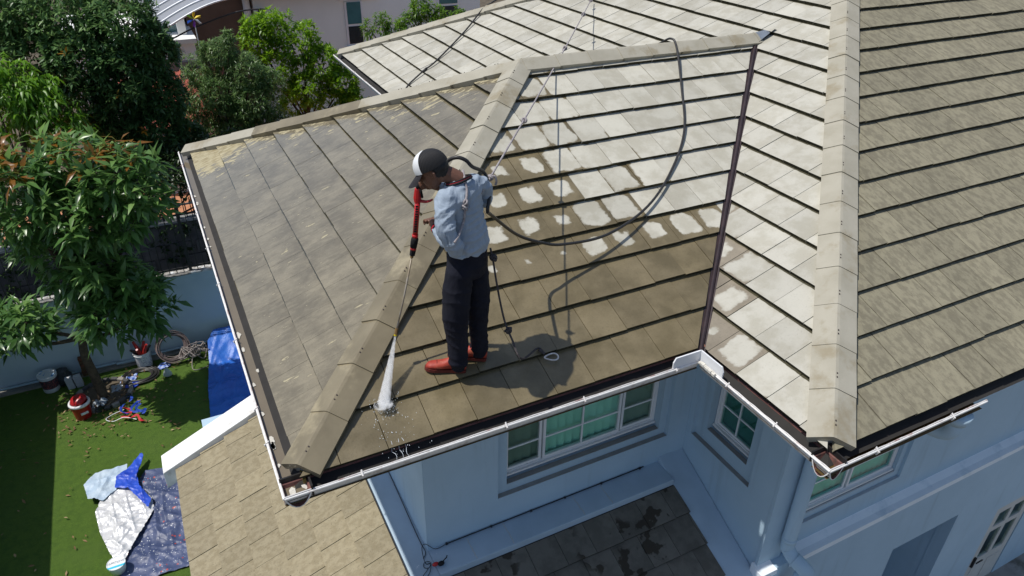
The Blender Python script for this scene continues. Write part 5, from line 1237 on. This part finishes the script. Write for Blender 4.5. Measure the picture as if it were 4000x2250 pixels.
# shoes
M['shoe'] = simple('red_trainer', (.40,.055,.030), (.30,.035,.022), 18, .55, .4, .25, .004, grime=(.42,.13,.07), gscale=14); M['sole'] = simple('dark_red_sole', (.13,.022,.016), (.09,.016,.012), 15, .7, .3, .2, .003)
def shoe(heel, toe):
    heel, toe = np.array(heel), np.array(toe); d = toe-heel; Ln = np.linalg.norm(d); d = d/Ln; s_ = np.cross(UP, d); s_ /= np.linalg.norm(s_); n_ = np.cross(d, s_)
    b = MB(); secs = []
    for t_, w_, h in ((0,.024,.058),(.05,.033,.082),(.20,.036,.100),(.34,.036,.104),(.46,.038,.090),(.60,.043,.070),(.76,.046,.058),(.90,.040,.048),(.97,.027,.036),(1.0,.010,.022)):
        secs.append((heel+d*Ln*t_+n_*(h/2+.010), s_*w_, n_*h/2))
    loft(b, secs, 18); o = melt(b, 'shoe', M['shoe'], person, .0055, 3)
    b = MB(); out = [(0,.026),(.06,.035),(.25,.037),(.45,.037),(.62,.043),(.78,.047),(.91,.042),(.985,.028),(1.02,.008)]
    vs = [heel+d*Ln*t_+s_*w_*sg+n_*z for sg in (1, -1) for t_, w_ in out for z in (-.004, .020)]; k = len(out)
    ring = list(range(k))+list(range(2*k-1, k-1, -1))
    b.add(vs, [tuple(2*i+1 for i in ring), tuple(2*i for i in ring[::-1])]+[(2*ring[i], 2*ring[(i+1) % len(ring)], 2*ring[(i+1) % len(ring)]+1, 2*ring[i]+1) for i in range(len(ring))]); b.build('sole', M['sole'], o)
    b = MB()
    for j in range(4):
        t_ = .42+.085*j; h = .100-.022*j-.004; c = heel+d*Ln*t_+n_*(h+.012); b.tube([c-s_*.026-n_*.014, c, c+s_*.026-n_*.014], .0045, 6)
    for sg in (-1, 1): c = heel+d*Ln*.40+n_*.112; b.tube(smooth_path([c, c+s_*.025*sg+n_*.012, c+s_*.035*sg+d*.02-n_*.01], 4), .004, 6)
    b.build('laces', simple('red_laces', (.50,.05,.03), rough=.7), o)
    b = MB(); c = heel+d*Ln*.74+n_*.0; b.tube([c+s_*.047*math.cos(a)+n_*(.018+.052*math.sin(a)) for a in np.linspace(.1, math.pi-.1, 12)], .0026, 6); b.build('toe_seam', M['sole'], o)
ZR = lambda x, y, o=.053: T*y+o-.045
shoe((1.435,.448,ZR(1.44,.448)), (1.160,.543,ZR(1.15,.543)))
shoe((1.620,.487,ZR(1.612,.487)), (1.360,.592,ZR(1.345,.592)))

# --- pressure washer lance, held
ln_ = empty('spray_lance', tuple(W3(-.25,1.1,.12))); tag(ln_, 'red and black pressure washer lance in the worker\'s hand, pointing at the eave', 'lance')
M['redgun'] = simple('red_gun_plastic', (.50,.015,.018), (.40,.012,.015), 6, .35, .5, .05, .002); M['foam'] = simple('black_foam_grip', (.012,.012,.013), (.02,.02,.021), 40, .9, .2, .4, .003); M['steel'] = simple('worn_steel', (.36,.34,.31), (.22,.17,.11), 12, .35, .5, .1, .001, .7); M['brass'] = simple('dull_brass', (.22,.13,.04), (.14,.08,.03), 20, .4, .5, .1, .001, .7)
gt_, gb_ = W3(-.232,1.365,.12), W3(-.238,1.262,.12); te, fe, ce, nz = W3(-.268,1.017,.125), W3(-.288,.905,.127), W3(-.298,.860,.128), W3(-.427,.302,-.05)
dn_ = (te-gb_)/np.linalg.norm(te-gb_)
b = MB(); loft(b, [(gt_, PR_*.014, PF*.014), (gt_-UP*.012, PR_*.022, PF*.018), (gb_+UP*.03, PR_*.027, PF*.021), (gb_, PR_*.024, PF*.020), (gb_-UP*.008, PR_*.014, PF*.014)], 10)
b.tube(smooth_path([gb_+UP*.008+PR_*.02, gb_+UP*.004+PR_*.055, gb_+UP*.012+PR_*.085, gb_+UP*.022+PR_*.10], 4), np.linspace(.012, .006, 13).tolist(), 8); b.build('gun_body', M['redgun'], ln_, smooth=False)
b = MB(); b.tube([g0-gd*.005, g0+gd*.03, g1, g1+gd*.03], [.024,.021,.018,.015], 12); loft(b, [(gt_-UP*.005+PR_*.015, PR_*.010, PF*.019), (gb_+UP*.035+PR_*.034, PR_*.006, PF*.019)], 8); b.build('pistol_grip', M['foam'], ln_, smooth=True)
b = MB(); b.tube([gb_, te], .0185, 12); o = b.build('barrel', M['redgun'], ln_, smooth=True)
b = MB()
for q in np.linspace(.10, .86, 11): c = gb_+(te-gb_)*q-PF*.0175; b.obox(c, PR_*.009, PF*.003, UP*.006)
b.build('vent_slot', M['foam'], o)
b = MB(); b.tube([te-dn_*.004, te+dn_*.008, te+dn_*.02], [.0215,.0215,.020], 12); b.tube([fe-dn_*.018, fe+dn_*.002], .0215, 12); b.build('collar', M['redgun'], ln_, smooth=True)
b = MB(); b.tube([te+dn_*.018, te+dn_*.03, (te+fe)/2, fe-dn_*.016], [.021,.025,.0255,.023], 14); b.build('foam_grip', M['foam'], ln_, smooth=True)
b = MB(); b.tube([fe, ce], [.022,.020], 8); b.build('coupling', M['foam'], ln_)
lt = (nz-ce)/np.linalg.norm(nz-ce)
b = MB(); b.tube([ce-lt*.005, ce+lt*.02, ce+lt*.022], [.014,.012,.008], 8); b.tube([nz-lt*.055, nz-lt*.012], [.012,.013], 8); b.build('brass_fitting', M['brass'], ln_)
b = MB(); b.tube([ce, ce+(nz-ce)*.5+PR_*.004, nz-lt*.03], .0068, 10); b.build('lance_tube', M['steel'], ln_, smooth=True)
b = MB(); b.tube([nz-lt*.012, nz], .0125, 10); b.build('nozzle_ring', simple('yellow_ring', (.65,.50,.02), rough=.4), ln_)
# --- the water jet, a fan of fine spray
def spray_mat():
    t = NT('water_spray'); o = t.obj()
    sx = t.noise(1, 3, .6, t.map(o, (70, 70, 9)))
    v = t.n('ShaderNodeVolumePrincipled'); v.inputs['Color'].default_value = (1,1,1,1)
    t.l(t.step(sx, .30, .70, 22.0, 120.0), v.inputs['Density']); t.l(v.outputs[0], t.out.inputs['Volume']); return t.m
M['spray'] = spray_mat()
hit_ = np.array((.782, .375, ZR(0, .375, .055))); jd = (hit_-nz)/np.linalg.norm(hit_-nz)
sa = np.cross(jd, UP); sa = sa/np.linalg.norm(sa)*.085; sb = np.cross(sa, jd); sb = sb/np.linalg.norm(sb)*.04
jet = empty('water_jet', tuple(hit_)); tag(jet, 'white fan of pressurised water spraying from the lance nozzle onto the lowest tiles', 'water jet')
for q, kk in ((1.0, .9),):
    b = MB(); secs = []
    for u_ in np.linspace(0, 1, 9): secs.append((nz+(hit_-nz)*u_, sa*(.09+.46*u_)*q, sb*(.20+.45*u_)*q))
    loft(b, secs, 16); b.build('spray_fan', M['spray'], jet, smooth=True)
M['drop'] = simple('water_drops', (.80,.85,.90), (.7,.76,.82), 30, .15, .7, 0)
b = MB()
for k in range(230):
    a = random.uniform(0, 2*math.pi); rr = abs(random.gauss(0, .055)); c = hit_+np.array((rr*math.cos(a)*1.1, rr*math.sin(a)*.8-.04*random.random(), 0)); c[2] = ZR(0, c[1], .06)+abs(random.gauss(0, .016)); s_ = random.uniform(.0005, .0014)
    b.obox(c, (s_,0,0), (0,s_*random.uniform(1, 2.4),0), (0,0,s_))
for k in range(60):
    c = np.array((random.gauss(.80,.10), random.uniform(.03,.30), 0)); c[2] = ZR(0, c[1], .054); s_ = random.uniform(.0006, .0014); b.obox(c, (s_,0,0), (0,s_*2,s_), (0,0,s_))
tag(b.build('splash_drops', M['drop'], jet), kind='stuff')
def mist_mat():
    t = NT('splash_mist'); v = t.n('ShaderNodeVolumePrincipled'); v.inputs['Color'].default_value = (1,1,1,1)
    t.l(t.step(t.noise(28, 4, .6), .42, .68, 1.0, 110.0), v.inputs['Density']); t.l(v.outputs[0], t.out.inputs['Volume']); return t.m
b = MB(); ball(b, hit_+np.array((0,-.01,.012)), (.075,.055,.026), None, 16); tag(b.build('splash_mist', mist_mat(), jet, smooth=True), kind='stuff')
b = MB()
for k in range(3):
    x0 = .74+.045*k; p = [np.array((x0+random.uniform(-.012,.012), y, (ZR(0, y, .056) if y > .10 else -.0+.3*(y)-.01))) for y in np.linspace(.13, .02, 6)]; b.tube(p, [.0009,.0014,.001,.0016,.001,.0007], 6)
tag(b.build('run_off', M['drop'], jet), kind='stuff')

# ================================================================== ROPES AND HOSES
def SPt(x, y, o): return np.array((x, y, T*y+o-.045))
M['rope'] = simple('grey_rope', (.40,.37,.37), (.24,.21,.22), 45, .85, .2, .5, .003); M['rope_dark'] = simple('dirty_rope', (.075,.065,.065), (.045,.04,.042), 40, .85, .2, .5, .003)
def knot(b, c, r, n=3):
    c = np.array(c)
    for k in range(n):
        ax = np.array((random.uniform(-1,1), random.uniform(-1,1), random.uniform(-1,1))); ax /= np.linalg.norm(ax); u_ = np.cross(ax, (.3,.2,.9)); u_ /= np.linalg.norm(u_); v_ = np.cross(ax, u_)
        cc = c+np.array((random.uniform(-1,1), random.uniform(-1,1), random.uniform(-1,1)))*r*.35
        b.tube([cc+(u_*math.cos(a)+v_*math.sin(a))*r for a in np.linspace(0, 2*math.pi, 14)], r*.48, 7, False)
ra = W3(.185,1.36,.06); rb = np.array((6.406, 6.755, 1.545))
b = MB(); NP = 30; line = [ra+(rb-ra)*k/NP+np.array((0,0,-.10*math.sin(math.pi*k/NP)*.35)) for k in range(NP+1)]; b.tube(line, .0075, 8)
for k, r in ((.035,.017),(.205,.018),(.56,.020),(.83,.022),(.97,.022)): knot(b, ra+(rb-ra)*k+np.array((0,0,-.035*math.sin(math.pi*k))), r)
kk_ = ra+(rb-ra)*.035; b.tube(smooth_path([kk_, kk_+PR_*.03+UP*.008, kk_+PR_*.042-UP*.03, kk_+PR_*.036-UP*.055], 4), .0085, 7)
tag(b.build('safety_rope', M['rope']), 'taut grey knotted safety rope from the worker up over the ridge', 'rope')
b = MB(); pts = [W3(.070,1.515,.06)]+[on_shirt(r, u, .006) for r, u in ((.088,1.475),(.100,1.43),(.096,1.38),(.088,1.335),(.085,1.285),(.075,1.23),(.050,1.185),(.030,1.155))]
b.tube(smooth_path(pts, 5), .0075, 8)
for r, u in ((.090,1.375),(.088,1.352),(.088,1.330)): knot(b, on_shirt(r, u, .008), .014, 2)
tag(b.build('body_rope', M['rope']), 'knotted grey rope slung across the back of the worker', 'rope')
b = MB(); pts = [W3(.245,.975,.03), W3(.262,.90,.02), W3(.285,.75,.0), W3(.315,.58,-.02), W3(.35,.44,-.06), W3(.40,.34,-.12), W3(.47,.23,-.20), SPt(2.03,.43,.085), SPt(2.066,.387,.07)]
p2 = smooth_path(pts, 6); b.tube(p2, .0075, 8); knot(b, W3(.262,.905,.02), .020); knot(b, W3(.372,.39,-.085), .019)
b.tube([SPt(2.035,.42,.083), SPt(2.066,.387,.07)], .012, 8)
hr = b.build('tail_rope', M['rope_dark']); tag(hr, 'dirty dark rope trailing from the worker\'s belt down to a steel carabiner', 'rope')
b = MB(); c0 = SPt(2.108,.352,.066); al = np.array((.055,-.01,-.005)); at_ = np.array((.006,.024,.011))
b.tube(smooth_path([c0+al*math.cos(a)+at_*math.sin(a)*(1+.45*math.cos(a)) for a in np.linspace(0, 2*math.pi, 15)], 3), .006, 8); tag(b.build('carabiner', simple('pale_steel', (.62,.60,.58), (.5,.46,.44), 20, .4, .5, .05, .001)), 'pale steel carabiner lying on the wet tiles at the rope end', 'carabiner')
HOSE = [(2.07, 0.894, 0.993), (2.317, 0.955, 0.841), (2.57, 1.004, 0.744), (3.083, 1.124, 0.67), (3.687, 1.385, 0.707)]
H1, H2, H3, H4, H5 = [np.array(q) for q in HOSE]
b = MB(); pts = [g1+gd*.02, W3(-.085,1.47,.16), W3(-.03,1.545,.14), W3(.03,1.575,.125), W3(.085,1.555,.13), W3(.125,1.50,.16), W3(.20,1.41,.27), W3(.235,1.30,.20), W3(.225,1.22,.10),
    np.array((1.72,.60,1.35)), H1, H2, H3, H4, H5, np.array((4.219,1.747,.842)), np.array((4.685,2.181,1.042)), np.array((5.054,2.752,1.310)), np.array((5.34,3.27,1.605)), np.array((5.36,3.42,1.665)), np.array((5.34,3.62,1.56)), np.array((5.2,4.0,1.36))]
b.tube(smooth_path(pts, 7), .0125, 10); tag(b.build('pressure_hose', M['rubber'], smooth=True), 'black pressure hose looping from the worker across the washed tiles to the ridge', 'hose')
b = MB(); pts = [(x_, y_, z_-.042) for x_, y_, z_ in [(5.9,9.1,1.25),(5.686,8.90,1.235),(5.513,8.93,1.13),(4.983,8.521,.87),(4.281,8.093,.54),(4.003,8.008,.41),(3.8,7.92,.315),(3.645,7.826,.245),(3.45,7.6,.15)]]
b.tube(smooth_path(pts, 6), .014, 8); b.tube([np.array((4.06,8.03,.393)), np.array((3.97,7.99,.353))], .02, 8); tag(b.build('far_hose', M['rubber'], smooth=True), 'black hose lying straight across the far pale slope of the main roof', 'hose')
# wires along the ledge, with an adaptor
b = MB(); b.tube(smooth_path([(1.225,3.2,-2.262),(1.222,2.2,-2.265),(1.20,1.2,-2.268),(1.205,1.0,-2.27),(1.16,.93,-2.27)], 5), .0045, 6); b.tube([(1.42,.985,-2.262),(2.4,.988,-2.264),(3.75,.988,-2.262)], .006, 6)
for x in (1.42, 1.9, 2.35, 2.75, 3.2, 3.7): b.obox((x,.985,-2.262), (.009,0,0), (0,.008,0), (0,0,.010))
b.tube(smooth_path([(1.42,.985,-2.262),(1.30,.97,-2.255),(1.21,.99,-2.16),(1.16,.95,-2.13),(1.15,.90,-2.2),(1.16,.86,-2.268),(1.20,.85,-2.27),(1.17,.81,-2.27),(1.13,.83,-2.27),(1.15,.88,-2.27),(1.20,.86,-2.265),(1.16,.76,-2.268),(1.02,.66,-2.30),(.85,.52,-2.4)], 6), .0035, 6)
b.tube(smooth_path([(1.16,.80,-2.268),(1.05,.72,-2.275),(.9,.62,-2.38)], 5), .0035, 6)
tag(b.build('wall_cable', M['iron']), 'thin black cable clipped along the wall foot with a loose corner loop', 'cable')
ad = empty('plug_adaptor', (1.26, .80, -2.27)); tag(ad, 'small red and black plug adaptor lying on the ledge at the wall corner', 'adaptor')
b = MB(); ball(b, (1.235,.805,-2.25), (.034,.020,.020)); b.build('red_half', M['redgun'], ad, smooth=True)
b = MB(); ball(b, (1.285,.79,-2.25), (.034,.024,.022)); b.tube([(1.30,.80,-2.25),(1.36,.84,-2.262),(1.37,.85,-2.25)], .005, 6); b.build('black_half', M['foam'], ad, smooth=True)
# ladder leaning in the recess of the lower storey
ld_ = empty('blue_ladder', (6.75, -.1, ZG)); tag(ld_, 'blue metal ladder standing in the dark recess of the lower storey', 'ladder')
for x in (6.66, 6.88):
    b = MB(); b.tube([(x,-.30,ZG),(x+.03,.30,-3.75)], .018, 8); b.build('rail', simple('blue_paint', (.02,.13,.40), rough=.4), ld_)
for k in range(6):
    q = .1+.15*k; b = MB(); b.tube([(6.66+.03*q,-.30+.6*q,ZG+2.13*q),(6.88+.03*q,-.30+.6*q,ZG+2.13*q)], .012, 6); b.build('rung', M['steel'], ld_)
